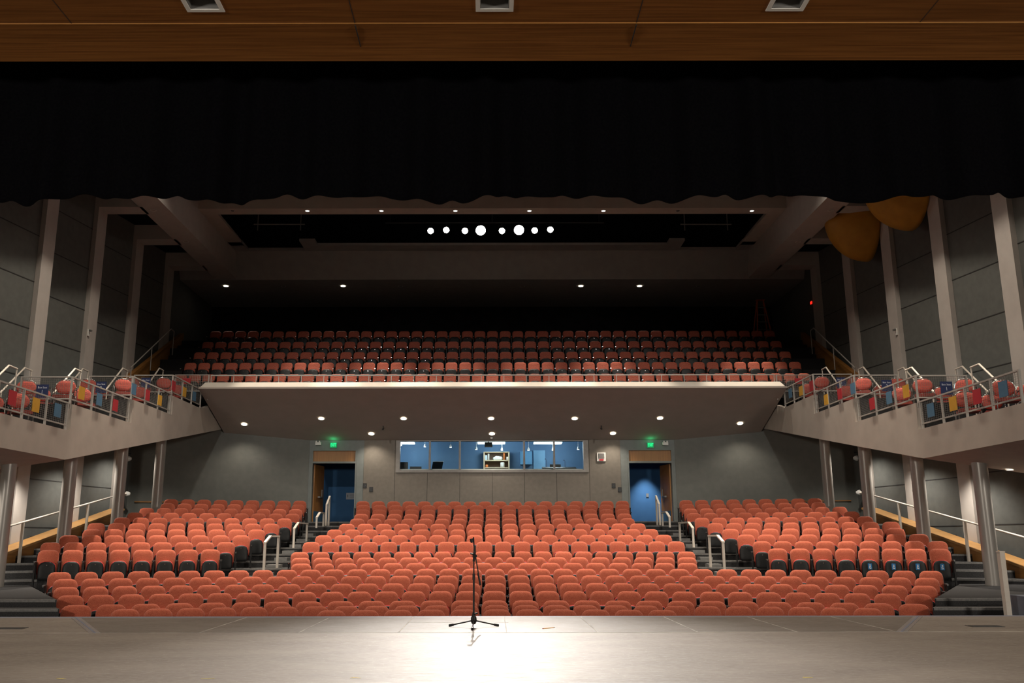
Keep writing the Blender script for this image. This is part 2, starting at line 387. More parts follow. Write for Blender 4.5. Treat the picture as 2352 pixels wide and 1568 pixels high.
b = MB(); b.box(-17, 17, yf, yf + .02, WZ - .006, WZ + .02); struct(b.build('trim_4', mat('wood_edge', (.5, .24, .07), .4, 0, (.55, .27, .08), 9)), 'pale line where the two wood ceiling panels meet')
for i, X in enumerate(SX):
    e = empty('recessed_ceiling_light', (X, SY - SH, WZ))
    tag(e, 'square recessed light with white frame in the wood ceiling, %s of the three' % ('leftmost', 'middle', 'rightmost')[i], 'ceiling light', 'recessed lights in the wood ceiling')
    b = MB(); s, t = SH, SH - .055
    for a in ((-s, s, -s, -t), (-s, s, t, s), (-s, -t, -t, t), (t, s, -t, t)): b.box(*a, -.012, .0)
    b.build('frame', M['white_paint'], e)
    b = MB(); t = SH - .055
    for a in ((-t, t, -t, -t + .01), (-t, t, t - .01, t), (-t, -t + .01, -t, t), (t - .01, t, -t, t)): b.box(*a, 0, .30)
    b.box(-t, t, -t, t, .30, .31); b.build('housing', M['grey_box'], e)
    b = MB(); b.box(-.11, .11, -.11, .11, .22, .26); b.build('lamp_plate', M['screen'], e)
# black border drape: wavy pleats with a scalloped hem
DY = ye + .75
NX = 700
def hem(X):
    return .035 * math.sin(X * 2.1 + .6) + .03 * math.sin(X * 4.3 + 1.9) + .045 * abs(math.sin(X * 1.05 + .3)) - .03
zb = at_Y(1176, 457, DY).z
vs = []; fs = []
rows = [0, .12, .3, .6, 1.2, 2.2, 3.2, 4.4]
for i in range(NX + 1):
    X = -12.8 + 25.6 * i / NX
    ple = .09 * math.sin(X * 6.4 + 1.2 * math.sin(X * 1.7)) + .04 * math.sin(X * 13.1)
    up = -.06 * max(0, math.sin(X * 6.4 + 1.2 * math.sin(X * 1.7) + .4)) ** 3
    for k, hh in enumerate(rows):
        am = 1 - .5 * hh / 4.4
        vs.append((X, DY + ple * am, zb + hem(X) * max(0, 1 - hh / .6) - up * max(0, 1 - hh / .3) + hh))
nr = len(rows)
for i in range(NX):
    for k in range(nr - 1): fs.append((i * nr + k, (i + 1) * nr + k, (i + 1) * nr + k + 1, i * nr + k + 1))
b = MB(); b.add(vs, fs, 0, True); o = b.build('border_drape', M['drape'])
sm = o.modifiers.new('thick', 'SOLIDIFY'); sm.thickness = .012
tag(o, 'black pleated border drape with a wavy hem hanging across the top of the stage opening', 'stage drape')
b = MB(); b.tube([(-12.9, DY, zb + 4.45), (12.9, DY, zb + 4.45)], .03, 10)
o = b.build('drape_pipe', M['black_metal']); tag(o, 'black pipe that carries the border drape above the stage', 'pipe')
# house side ceiling closes down to the proscenium
b = MB(); b.box(-17, 17, DY + .5, DY + .8, zb + 2.5, HZ + .3); struct(b.build('wall_proscenium', M['black_void']))

# ------------------------------------------------------------------ audience floor: curved terraces
def sag(X): return X * X / 50.0
def rowY(i): return 32.0 - .917 * (i - 1)
ROW_PX = {1: 1151.6, 2: 1160.5, 3: 1170.4, 4: 1180.5, 5: 1191.2, 6: 1203, 7: 1216, 8: 1229, 9: 1244, 10: 1267, 11: 1280, 12: 1293, 13: 1307, 14: 1322, 15: 1339.5, 16: 1358, 17: 1379.6, 18: 1391, 19: 1400.7}
SEAT_H = .85
TOP = {i: at_Y(1135, y, rowY(i)).z for i, y in ROW_PX.items()}
FLOOR = {i: TOP[i] - SEAT_H for i in TOP}
NOSE = .66
WX = 12.8      # plane of the pilaster faces
def terrace(b, yf_, yb_, z, zlow, x0, x1, n=30, m=0, curve=True):
    for k in range(n):
        a = x0 + (x1 - x0) * k / n; c = x0 + (x1 - x0) * (k + 1) / n
        fa, fc = (yf_ - sag(a), yf_ - sag(c)) if curve else (yf_, yf_)
        ba, bc = (yb_ - sag(a), yb_ - sag(c)) if curve else (yb_, yb_)
        b.quad((a, fa, z), (c, fc, z), (c, bc, z), (a, ba, z), m)
        b.quad((a, fa, zlow), (c, fc, zlow), (c, fc, z), (a, fa, z), m)
b = MB()
for i in range(9, 0, -1):
    yf_ = rowY(i) - NOSE; yb_ = rowY(i - 1) - NOSE if i > 1 else 37.5
    terrace(b, yf_, yb_ + .02, FLOOR[i], FLOOR[i] - .5, -13.6, 13.6)
def XE(Y): return 7.42 + (Y - 15.8) * .60
LAND = FLOOR[10] - .02
SIDE_LAND = -1.03 + G
CEN = 5.4
for i in (12, 11, 10):
    terrace(b, rowY(i) - NOSE, rowY(i - 1) - NOSE + .02, FLOOR[i], FLOOR[i] - .4, -CEN, CEN)
for s in (-1, 1):
    xa, xb = (-13.6, -CEN) if s < 0 else (CEN, 13.6)
    terrace(b, rowY(12) - NOSE, rowY(9) - NOSE + .02, LAND, LAND - .6, xa, xb)
    # ends of the centre steps
    for ya, yc, zz in ((16.3, 21.4, SIDE_LAND), (15.85, 16.3, SIDE_LAND - .125), (15.4, 15.85, SIDE_LAND - .25), (13.8, 15.4, SIDE_LAND - .36)):
        b.prism([(s * XE(ya), ya), (s * XE(yc), yc), (s * 13.6, yc), (s * 13.6, ya)], 'z', -2.6 + G, zz)
for i in range(19, 12, -1):
    yf_ = rowY(i) - NOSE if i < 19 else 14.4; yb_ = rowY(i - 1) - NOSE + .02
    xe = {13: 9.35, 14: 8.95, 15: 8.6, 16: 8.2, 17: 7.8, 18: 7.5, 19: 7.2}[i]; terrace(b, yf_, yb_, FLOOR[i], FLOOR[i] - .5, -xe, xe)
b.box(-7.2, 7.2, 13.8, 15.2, FLOOR[19] - .1, FLOOR[19] - .02)
struct(b.build('floor_auditorium', M['carpet']), 'dark carpeted curved seating steps')

# rear landing by the doors
LANDH = .62 + G
b = MB()
for s in (-1, 1): b.box(min(s * 5.0, s * 9.6), max(s * 5.0, s * 9.6), 32.95, 38.5, .1 + G, LANDH)
struct(b.build('floor_landing', M['carpet']), 'dark landing in front of the rear doors')

# nosings in the aisles
b = MB()
def nose(b, i, xa, xb, n=6, z=None, dy=0):
    z = FLOOR[i] if z is None else z
    for k in range(n):
        a = xa + (xb - xa) * k / n; c = xa + (xb - xa) * (k + 1) / n; y0 = rowY(i) - NOSE + dy
        b.slab((a, y0 - sag(a) - .006, z + .004), (c, y0 - sag(c) - .006, z + .004), (c, y0 - sag(c) + .05, z + .004), (a, y0 - sag(a) + .05, z + .004), (0, 0, -.045))
for i in range(1, 10):
    for s in (-1, 1):
        nose(b, i, s * 4.4 if i < 5 else s * (4.6 + .0 * i), s * 7.6)
        nose(b, i, s * 10.75, s * 12.7, 4)
for s in (-1, 1):
    for k, (yy, zz) in enumerate(((16.3, SIDE_LAND), (15.85, SIDE_LAND - .125), (15.4, SIDE_LAND - .25))):
        xa, xb = sorted((s * (XE(yy) + .02), s * 13.4)); b.box(xa, xb, yy - .006, yy + .05, zz - .04, zz + .004)
    xa, xb = sorted((s * 5.1, s * 7.6)); b.box(xa, xb, 32.944, 33.0, LANDH - .04, LANDH + .004)
struct(b.build('trim_5', M['nosing']), 'grey nosings on the aisle steps')

# grey half step boxes in the aisles
for s in (-1, 1):
    k = 0
    for i in range(2, 9):
        b = MB(); xa, xb = sorted((s * 5.75, s * 6.1)); y1 = rowY(i) - NOSE - sag(6.3)
        b.box(xa, xb, y1 - .42, y1 - .01, FLOOR[i + 1] + .002, FLOOR[i + 1] + .085)
        o = b.build('half_step_block', M['grey_box'])
        tag(o, 'grey half step block on the %s aisle, %s from the top' % ('left' if s < 0 else 'right', ('first', 'second', 'third', 'fourth', 'fifth', 'sixth', 'seventh')[i - 2]), 'step', 'half step blocks in the aisles')

# ------------------------------------------------------------------ seats
def rrect(wd, ht, rt, rb, n=5, z0=0):
    pts = []
    for cx, cz, r, a0 in ((wd / 2 - rb, rb, rb, -90), (wd / 2 - rt, ht - rt, rt, 0), (-wd / 2 + rt, ht - rt, rt, 90), (-wd / 2 + rb, rb, rb, 180)):
        for k in range(n): a = R(a0 + 90 * k / (n - 1)); pts.append((cx + r * math.cos(a), z0 + cz + r * math.sin(a)))
    return pts
def cushion(mb, wd, ht, z0, t, rt=.13, rb=.05, bulge=.02, m=0, y=0, tilt=0, wrap=.25, mback=None, M_=None, n=5):
    def ring(ins, yy):
        return [(px * (1 - 2 * ins / wd), yy + wrap * px * px, z0 + ht / 2 + (pz - z0 - ht / 2) * (1 - 2 * ins / ht)) for px, pz in rrect(wd, ht, rt, rb, n, z0)]
    rs = [ring(.02, t / 2), ring(0, t * .3), ring(0, -t * .2), ring(.014, -t / 2), ring(.05, -t / 2 - bulge * .6), ring(.12, -t / 2 - bulge)]
    k = len(rs[0]); T = Matrix.Translation((0, y, z0)) @ Matrix.Rotation(tilt, 4, 'X') @ Matrix.Translation((0, 0, -z0))
    if M_ is not None: T = M_ @ T
    vs = [v for r in rs for v in r]; fs = []
    for i in range(len(rs) - 1):
        for j in range(k): a = i * k + j; c = i * k + (j + 1) % k; fs.append((a, c, c + k, a + k))
    fs.append(tuple(range(len(rs) * k - k, len(rs) * k)))
    mb.add(vs, fs, m, True, T); mb.add(rs[0], [tuple(reversed(range(k)))], m if mback is None else mback, True, T)
SW = .5425
def seat_parts(n=5):
    P = {}
    a = MB(); cushion(a, .475, .56, .30, .075, .125, .05, .022, 0, 0, R(-9), .22, 1, n=n); P['backrest'] = (a, ['fabric', 'black_plastic'])
    a = MB(); cushion(a, .385, .42, .175, .05, .14, .06, .012, 0, -.165, R(-4), .10, n=n)
    a.disc(.014, 8, 1, Matrix.Translation((0, -.235, .52)) @ Matrix.Rotation(R(90), 4, 'X')); P['seat_pan'] = (a, ['black_plastic', 'chrome'])
    a = MB(); cushion(a, .40, .42, .182, .06, .14, .06, .01, 0, -.105, R(-4), .10, n=n); P['seat_cushion'] = (a, ['red_piping'])
    a = MB(); a.box(-.03, .03, -.30, .05, .575, .605); a.tube([(0, -.302, .589), (0, -.285, .589)], .018, 8, 1); P['armrest'] = (a, ['black_plastic', 'chrome'])
    a = MB(); a.box(-.018, .018, -.17, .06, .03, .575); a.box(-.03, .03, -.20, .10, 0, .03); P['leg'] = (a, ['black_metal'])
    return P
SP = seat_parts(4)
seat = empty('theatre_seat')
so = {}
for nm in ('backrest', 'seat_pan', 'armrest', 'leg'):
    a, ms_ = SP[nm]; so[nm] = a.build(nm, [M[x] for x in ms_], seat)
    if nm in ('armrest', 'leg'): so[nm].location = (-SW / 2, 0, 0)
so['seat_pan']['label'] = 'black tipped up seat pan'
so['seat_cushion'] = SP['seat_cushion'][0].build('seat_cushion', M['red_piping'], so['seat_pan'])
reg(seat)
# one merged version for the rearmost rows
from array import array
def row_positions(Yc, z, xf, xl, n):
    def solve(px):
        lo, hi = -13.0, 13.0
        for _ in range(40):
            mid = (lo + hi) / 2
            if proj((mid, Yc - sag(mid), z))[0] < px: lo = mid
            else: hi = mid
        return (lo + hi) / 2
    S = lambda X: X + X ** 3 / (6 * 625)
    a, c = solve(xf), solve(xl); sa, sc = S(a), S(c); out = []
    for k in range(n):
        s = sa + (sc - sa) * k / (n - 1); X = s
        for _ in range(6): X -= (S(X) - s) / (1 + X * X / 1250)
        out.append((X, Yc - sag(X), -math.atan(X / 25.0)))
    return out, (sc - sa) / (n - 1)
CENTER = {1: (834, 1429, 18), 2: (835, 1429, 17), 3: (834, 1430, 17), 4: (830, 1434, 17), 5: (821, 1441, 17), 6: (797, 1464.5, 17), 7: (769, 1494, 19), 8: (743, 1524, 19), 9: (715, 1553, 20),
          10: (689, 1576, 20), 11: (691, 1578, 19), 12: (692, 1579, 18), 13: (137, 2138, 37), 14: (150, 2129, 35), 15: (152, 2123, 33), 16: (161, 2110, 31), 17: (174.6, 2100, 27), 18: (287, 1994, 25), 19: (761, 1522, 11)}
LEFT = {1: (394, 689, 9), 2: (386, 685, 9), 3: (338, 679, 10), 4: (311, 672, 10), 5: (281, 654, 10), 6: (222, 624, 10), 7: (212, 590, 9), 8: (159.5, 555, 9), 9: (117, 519.5, 9), 10: (112, 484, 8)}
L10_TOP = at_Y(484, 1262, rowY(10) - sag(7.2)).z
ORD1 = 'zeroth first second third fourth fifth sixth seventh eighth ninth tenth eleventh twelfth thirteenth fourteenth fifteenth sixteenth seventeenth eighteenth nineteenth'.split()
TENS = {2: 'twent', 3: 'thirt', 4: 'fort'}
def ordw(n):
    if n < 20: return ORD1[n]
    t, u = divmod(n, 10)
    return TENS[t] + 'ieth' if u == 0 else TENS[t] + 'y-' + ORD1[u]
seats = []   # (X, Y, rz, zfloor, scale, label, group, last)
for i, (xf, xl, n) in CENTER.items():
    pos, sp = row_positions(rowY(i), TOP[i], xf, xl, n)
    for k, (X, Y, a) in enumerate(pos):
        if i >= 13:
            where = 'of the %s row from the stage' % ordw(20 - i); g = 'theatre seats in the front block'
        else:
            where = 'of %s centre row behind front block' % ordw(13 - i); g = 'theatre seats in the centre section'
        kk, side = (k + 1, 'left') if k < n / 2 else (n - k, 'right')
        lab = 'red theatre seat, %s from %s end %s' % (ordw(kk), side, where)
        seats.append([X, Y, a, FLOOR[i], sp / SW, lab, g, k == n - 1, i, k])
sides = []
for i, (xf, xl, n) in LEFT.items():
    zt = L10_TOP if i == 10 else TOP[i]
    pos, sp = row_positions(rowY(i), zt, xf, xl, n)
    for k, (X, Y, a) in enumerate(pos):
        for s in (-1, 1):
            kk, e = (k + 1, 'wall') if k < n / 2 else (n - k, 'aisle')
            lab = 'red theatre seat, %s from %s end of %s row, %s side block' % (ordw(kk), e, 'front' if i == 10 else ordw(11 - i), 'left' if s < 0 else 'right')
            last = (k == n - 1) if s < 0 else (k == 0)
            seats.append([X if s < 0 else -X, Y, a if s < 0 else -a, zt - SEAT_H, sp / SW, lab, 'theatre seats in the %s side block' % ('left' if s < 0 else 'right'), last, i, (k if s < 0 else -1 - k)])
# the 300 that show largest are separate; nearest first
seats.sort(key=lambda q: (q[1] + (0 if q[8] >= 10 else 0)))
IND = seats[:300]; REST = seats[300:]
first = True
tagmat = mat('blue_accessible_tag', (.01, .16, .42), .5, 0, (.012, .18, .46), 9)
for X, Y, a, z, sc, lab, g, last, i, k in IND:
    o = seat if first else copy_tree(seat); first = False
    o.location = (X, Y, z); o.rotation_euler = (random.uniform(-.01, .01), 0, a); o.scale = (sc, 1, 1)
    tag(o, lab, 'seat', g)
    if last:
        for ch in (so['armrest'], so['leg']):
            c = ch.copy(); COL.objects.link(c); c.parent = o; c.location = (SW / 2, 0, 0)
    if i == 10 and g.endswith('right side block') and k in (-1, -2, -3, -4):
        tb = MB(); tb.box(-.045, .045, -.256, -.25, .38, .52)
        for zz in (.485, .455, .41): tb.box(-.012, .018, -.258, -.256, zz - .012, zz + .008, 1)
        tb.box(-.02, -.008, -.258, -.256, .41, .45, 1); tb.box(.014, .026, -.258, -.256, .40, .43, 1)
        t_ = tb.build('accessible_tag', [tagmat, M['white_paint']], o); t_['label'] = 'blue tag with white wheelchair marks'
def merged(lst, parts, name, mats):
    mb = MB(); tmpl = []
    for (a, mi, off) in parts: tmpl.append((a, mi, off))
    for X, Y, an, z, sc, last in lst:
        T = Matrix.Translation((X, Y, z)) @ Matrix.Rotation(an, 4, 'Z') @ Matrix.Diagonal((sc, 1, 1, 1))
        for a, mi, off in tmpl:
            for ox in ([off] if not (off and last) else [off, -off]):
                TT = T @ Matrix.Translation((ox, 0, 0)); b0 = len(mb.v)
                mb.v += [tuple(TT @ Vector(v)) for v in a.v]
                mb.f += [[b0 + q for q in f] for f in a.f]; mb.m += [mi[q] for q in a.m]; mb.sm += a.sm
    return mb.build(name, mats)
SP3 = seat_parts(3)
mats_ = [M['fabric'], M['black_plastic'], M['chrome'], M['red_piping'], M['black_metal']]
o = merged([(q[0], q[1], q[2], q[3], q[4], q[7]) for q in REST], [(SP3['backrest'][0], {0: 0, 1: 1}, 0), (SP3['seat_pan'][0], {0: 1, 1: 2}, 0), (SP3['seat_cushion'][0], {0: 3}, 0), (SP3['armrest'][0], {0: 1, 1: 2}, -SW / 2), (SP3['leg'][0], {0: 4}, -SW / 2)], 'rear_theatre_seats', mats_)
tag(o, 'red theatre seats filling the rear rows below the balcony', 'seats', None, 'stuff')

# ------------------------------------------------------------------ side walls: pilasters, saw-tooth panels, beams
S_ = 3.2
PIL = [14.6, 17.8, 21.0, 24.2, 27.4, 30.6, 33.8]
PW = .66
ZB = 10.56 + G
for s in (-1, 1):
    side = 'left' if s < 0 else 'right'
    b = MB()
    for k, Y in enumerate(PIL):
        ya = Y + PW; yb = PIL[k + 1] if k + 1 < len(PIL) else 40.4
        xa = s * (WX + .62); xb = s * (WX + .14)
        if k + 1 == len(PIL): xa = xb = s * (WX + .2)
        b.slab((xa, ya, -2.2 + G), (xb, yb, -2.2 + G), (xb, yb, 12.3 + G), (xa, ya, 12.3 + G), (s * .15, 0, 0))
        b.slab((xa, ya, -2.2 + G), (s * (WX + .7), ya, -2.2 + G), (s * (WX + .7), ya, 12.3 + G), (xa, ya, 12.3 + G), (0, -.02, 0))
    b.slab((s * (WX + .3), 12.0, -2.2 + G), (s * (WX + .2), PIL[0], -2.2 + G), (s * (WX + .2), PIL[0], 12.3 + G), (s * (WX + .3), 12.0, 12.3 + G), (s * .15, 0, 0))
    struct(b.build('wall_' + side, M['wall_panel']), 'grey green panelled side wall')
    b = MB()
    for k, Y in enumerate(PIL[:-1]):
        ya = Y + PW; yb = PIL[k + 1]
        for z in [x * 1.35 + .35 for x in range(-1, 9)]:
            xa = s * (WX + .615); xb = s * (WX + .135)
            b.slab((xa, ya, z - .012 + G), (xb, yb, z - .012 + G), (xb, yb, z + .012 + G), (xa, ya, z + .012 + G), (-s * .004, 0, 0))
    struct(b.build('trim_%d' % (6 if s < 0 else 7), M['joint']), 'dark horizontal joints between wall panels')
    b = MB()
    for k, Y in enumerate(PIL):
        xa, xb = sorted((s * WX, s * (WX + .75)))
        b.box(xa, xb, Y, Y + PW, -2.2 + G, 12.3 + G)
        if k >= 3:
            xa, xb = sorted((s * 11.4, s * WX)); b.box(xa, xb, Y, Y + PW, ZB, ZB + .55)
    # long beam
    xa, xb = sorted((s * 10.62, s * 11.5))
    b.box(xa, xb, 14, 35.6, ZB, 12.4 + G)
    o = struct(b.build('trim_%d' % (8 if s < 0 else 9), M['pilaster']), 'pale pilasters and ceiling beams on one side')
    b = MB(); xa, xb = sorted((s * 11.5, s * 13.6)); b.box(xa, xb, 14, 39, ZB + .55, ZB + .7)
    struct(b.build('ceiling_side_' + side, M['black_void']))

# ceilings
b = MB(); ZL = 11.65 + G
b.box(-17, 17, 12.9, 30.4, HZ, HZ + .2)
struct(b.build('ceiling_house', M['dark_wall']), 'dark ceiling over the seats')
b = MB()
b.box(-10.62, 10.62, 30.4, 31.0, ZL, HZ + .2)                       # cross beam with the row of downlights
for s in (-1, 1):
    xa, xb = sorted((s * 10.62, s * 10.08)); b.box(xa, xb, 31.0, 34.55, ZL, ZL + .1)
struct(b.build('trim_10', M['plaster_warm']), 'pale cross beam below the catwalk opening')
b = MB()
yA, yB, yC = at_Z(600, 574, ZL).y, at_Z(710, 556, ZL).y, at_Z(900, 563, ZL).y
xL1, xL2, xL3, xL0 = at_Z(567, 570, ZL).x, at_Z(698, 570, ZL).x, at_Z(727, 560, ZL).x, at_Z(545, 556, ZL).x
def ceil_slab(x0, x1, y0, y1): b.box(x0, x1, y0, y1, ZL, ZL + .1)
YR = 35.25
for s in (-1, 1):
    for x0, x1, y0 in ((10.62, -xL0, yB), (-xL0, -xL1, yB), (-xL1, -xL2, yA), (-xL2, -xL3, yB - .15), (-xL3, 0, yC)):
        xa, xb = sorted((s * x0, s * x1)); b.box(xa, xb, y0, YR, ZL, ZL + .1)
ZRW = ZB; RW = at_Z(1130, 704, ZB).y
b.slab((-13.4, YR, ZL), (13.4, YR, ZL), (13.4, 35.75, ZRW), (-13.4, 35.75, ZRW), (0, .1, .1))
b.box(-13.4, 13.4, 35.75, RW + .1, ZRW, ZRW + .1)
struct(b.build('ceiling_rear', mat('rear_ceiling_paint', (.29, .28, .275), .9, 0, (.32, .31, .30), 3)), 'grey sloping ceiling above the balcony')
# dark attic above the opening
b = MB(); b.box(-11, 11, 31, 36, 14.6 + G, 14.7 + G); b.box(-11, 11, 35.9, 36, ZL + .1, 14.7 + G); b.box(-11, 11, 31.0, 31.05, HZ + .2, 14.7 + G)
for s in (-1, 1): xa, xb = sorted((s * 10.9, s * 11.0)); b.box(xa, xb, 31, 36, ZL + .1, 14.7 + G)
struct(b.build('ceiling_attic', M['black_void']))

# rear wall behind the balcony
b = MB(); b.box(-13.4, 13.4, RW, RW + .2, 4 + G, ZRW + .1); struct(b.build('wall_rear', M['dark_wall']), 'dark wall behind the balcony')

# ------------------------------------------------------------------ balcony
BF, BT = 30.1, 30.5
hb = at_Y(1130, 891, BF).z; ht = at_Y(1130, 877, BT).z
BX = 10.05
b = MB()
ZSR = at_Y(1130, 1010, 34.0).z      # soffit at the rear wall
# fascia
b.add([(-BX, BF, hb), (BX, BF, hb), (BX - .1, BT, ht), (-BX + .1, BT, ht), (-BX, BT + .15, hb), (BX, BT + .15, hb), (BX - .1, BT + .15, ht), (-BX + .1, BT + .15, ht)],
      [(0, 1, 2, 3), (3, 2, 6, 7), (0, 3, 7, 4), (1, 5, 6, 2), (4, 7, 6, 5), (0, 4, 5, 1)], 0)
struct(b.build('trim_11', mat('balcony_fascia', (.62, .57, .50), .75, 0, (.66, .61, .54), 2)), 'off white slanted front edge of the balcony')
b = MB(); b.slab((-BX, BF, hb - .004), (BX, BF, hb - .004), (BX, 33.99, ZSR), (-BX, 33.99, ZSR), (0, 0, .06))
struct(b.build('ceiling_balcony', mat('soffit_paint', (.42, .375, .335), .85, 0, (.45, .40, .36), 2, (1, 1, 1), 6)), 'warm grey sloping underside of the balcony')
BY = [31.1 + .925 * k for k in range(5)]
B_PX = [858.5, 832, 808, 784, 760]
BTOP = [at_Y(1130, y, Y).z for y, Y in zip(B_PX, BY)]
b = MB()
for k in range(5):
    y0 = BT + .15 if k == 0 else BY[k] - .62; y1 = BY[k + 1] - .60 if k < 4 else 40.0
    x_ = BX if k == 0 else 13.4
    b.box(-x_, x_, y0, y1, max(BTOP[k] - .82 - .6, 5.0 + G - (y0 - 30.1) * .333 + .10), BTOP[k] - .82)
struct(b.build('floor_balcony', mat('balcony_carpet', (.012, .012, .014), .95, 0, (.018, .018, .02), 40)), 'dark steep balcony steps')
# steeper side stairs of the balcony
b = MB()
for s in (-1, 1):
    for k in range(11):
        z = BTOP[0] - .82 + k * .30; y0 = 30.8 + k * .46
        xa, xb = sorted((s * 10.85, s * 12.6)); b.box(xa, xb, y0, y0 + .48, z - .6, z)
struct(b.build('floor_balcony_stairs', mat('stair_black', (.010, .010, .011), .9, 0, (.014, .014, .015), 40)), 'black side stairs of the balcony')

# balcony seats
BSW = .50
bs = empty('balcony_chair')
a = MB(); cushion(a, .43, .40, .44, .05, .10, .05, .012, 0, 0, R(-10), .45, 1, n=4); a_o = a.build('backrest', [M['fabric_dark'], M['black_plastic']], bs)
a = MB(); cushion(a, .40, .38, .17, .05, .12, .08, .01, 0, -.13, R(-4), .1, n=4); a.disc(.012, 6, 1, Matrix.Translation((0, -.20, .47)) @ Matrix.Rotation(R(90), 4, 'X')); a.build('seat_pan', [M['black_plastic'], M['chrome']], bs)
a = MB(); a.box(-BSW / 2 - .02, -BSW / 2 + .02, -.24, .04, .54, .565); a.box(-BSW / 2 - .015, -BSW / 2 + .015, -.12, .05, 0, .54); a.box(-.02 - BSW / 2, .02 - BSW / 2, -.246, -.24, .54, .565, 1); a.build('armrest', [M['black_plastic'], M['chrome']], bs)
reg(bs)
BROWS = [(414, 1847.7, 45), (437, 1826.6, 45), (458, 1803.7, 45), (477, 1782.6, 45), (494.6, 1768, 45)]
first = True
for r_, (xf, xl, n) in enumerate(BROWS):
    A_ = Vector((at_Y(xf, B_PX[r_], BY[r_]).x, 0, 0)).x; B_ = at_Y(xl, B_PX[r_] - 1, BY[r_]).x
    for k in range(n):
        X = A_ + (B_ - A_) * k / (n - 1)
        o = bs if first else copy_tree(bs); first = False
        o.location = (X, BY[r_], BTOP[r_] - .82); o.scale = ((B_ - A_) / (n - 1) / BSW, 1, 1); 
        kk, sd = (k + 1, 'left') if k < n / 2 else (n - k, 'right')
        tag(o, 'red folding chair, %s from the %s end of the %s balcony row' % (ordw(kk), sd, ('front', 'second', 'third', 'fourth', 'rearmost')[r_]), 'chair', 'folding chairs on the balcony')
# front balcony railing
rl = empty('balcony_railing', (0, BT + .06, ht)); tag(rl, 'thin grey railing along the front of the balcony', 'railing')
zr = at_Y(1130, 861, BT + .06).z - ht
b = MB(); b.box(-BX + .25, BX - .25, -.02, .02, zr - .02, zr + .02); b.build('top_rail', M['rail'], rl)
for k in range(26):
    X = -BX + .27 + (2 * BX - .54) * k / 25; b = MB(); b.box(X - .012, X + .012, -.012, .012, 0, zr - .02); b.build('post', M['rail'], rl)

# ------------------------------------------------------------------ side boxes
BOXY = [18.0, 21.1, 24.67, 27.8, 30.7]
BOXH = [2.53 + G, 3.17 + G, 3.83 + G, 4.43 + G]
PX = 10.1
UND = 1.84 + G
def under(Y): return UND + max(0, Y - 21.15) * .18
col_r, col_y, col_b = 'red_panel', 'yellow', 'blue_panel'
def fit_panel(parent, X, xa, xb, y0, y1, color, s):
    # coloured square fixed to the rail in the plane |x| = X
    pa, pb_ = at_X(xa, (y0 + y1) / 2, s * X), at_X(xb, (y0 + y1) / 2, s * X)
    zc_ = at_X((xa + xb) / 2, (y0 + y1) / 2, s * X).z; yc = (pa.y + pb_.y) / 2; h_ = .155
    bb = MB(); xq, xw = sorted((s * (X - .035), s * (X - .022))); bb.box(xq, xw, yc - h_, yc + h_, zc_ - h_, zc_ + h_)
    o = bb.build('colour_panel', M[color], parent); o['label'] = color.replace('_panel', '') + ' square panel'
PANELS = {-1: [[(15, 35, 898, 929, col_r), (70, 89, 915, 945, col_y), (121, 138, 928, 956, col_b)], [(177, 193, 890, 915, col_y), (219, 232, 905, 929, col_b), (256, 269, 918, 943, col_r)],
               [(300, 311, 882, 905, col_b), (331, 343, 895, 920, col_r), (360, 370, 908, 930, col_y)], [(392, 402, 876, 896, col_r), (418, 426, 890, 910, col_y), (441, 448, 900, 920, col_b)]],
          1: [[(2132, 2149, 928, 955, col_b), (2182, 2202, 912, 941, col_y), (2237, 2258, 895, 926, col_r), (2297, 2318, 877, 909, col_b)], [(1999, 2012, 915, 939, col_r), (2037, 2052, 901, 925, col_b), (2076, 2091, 885, 912, col_y)],
              [(1895, 1904, 907, 928, col_y), (1926, 1936, 893, 916, col_r), (1956, 1966, 881, 903, col_b)], [(1813, 1821, 893, 913, col_b), (1837, 1846, 888, 907, col_y), (1861, 1870, 876, 896, col_r)]]}
ordn = ['lowest', 'second lowest', 'second highest', 'highest']
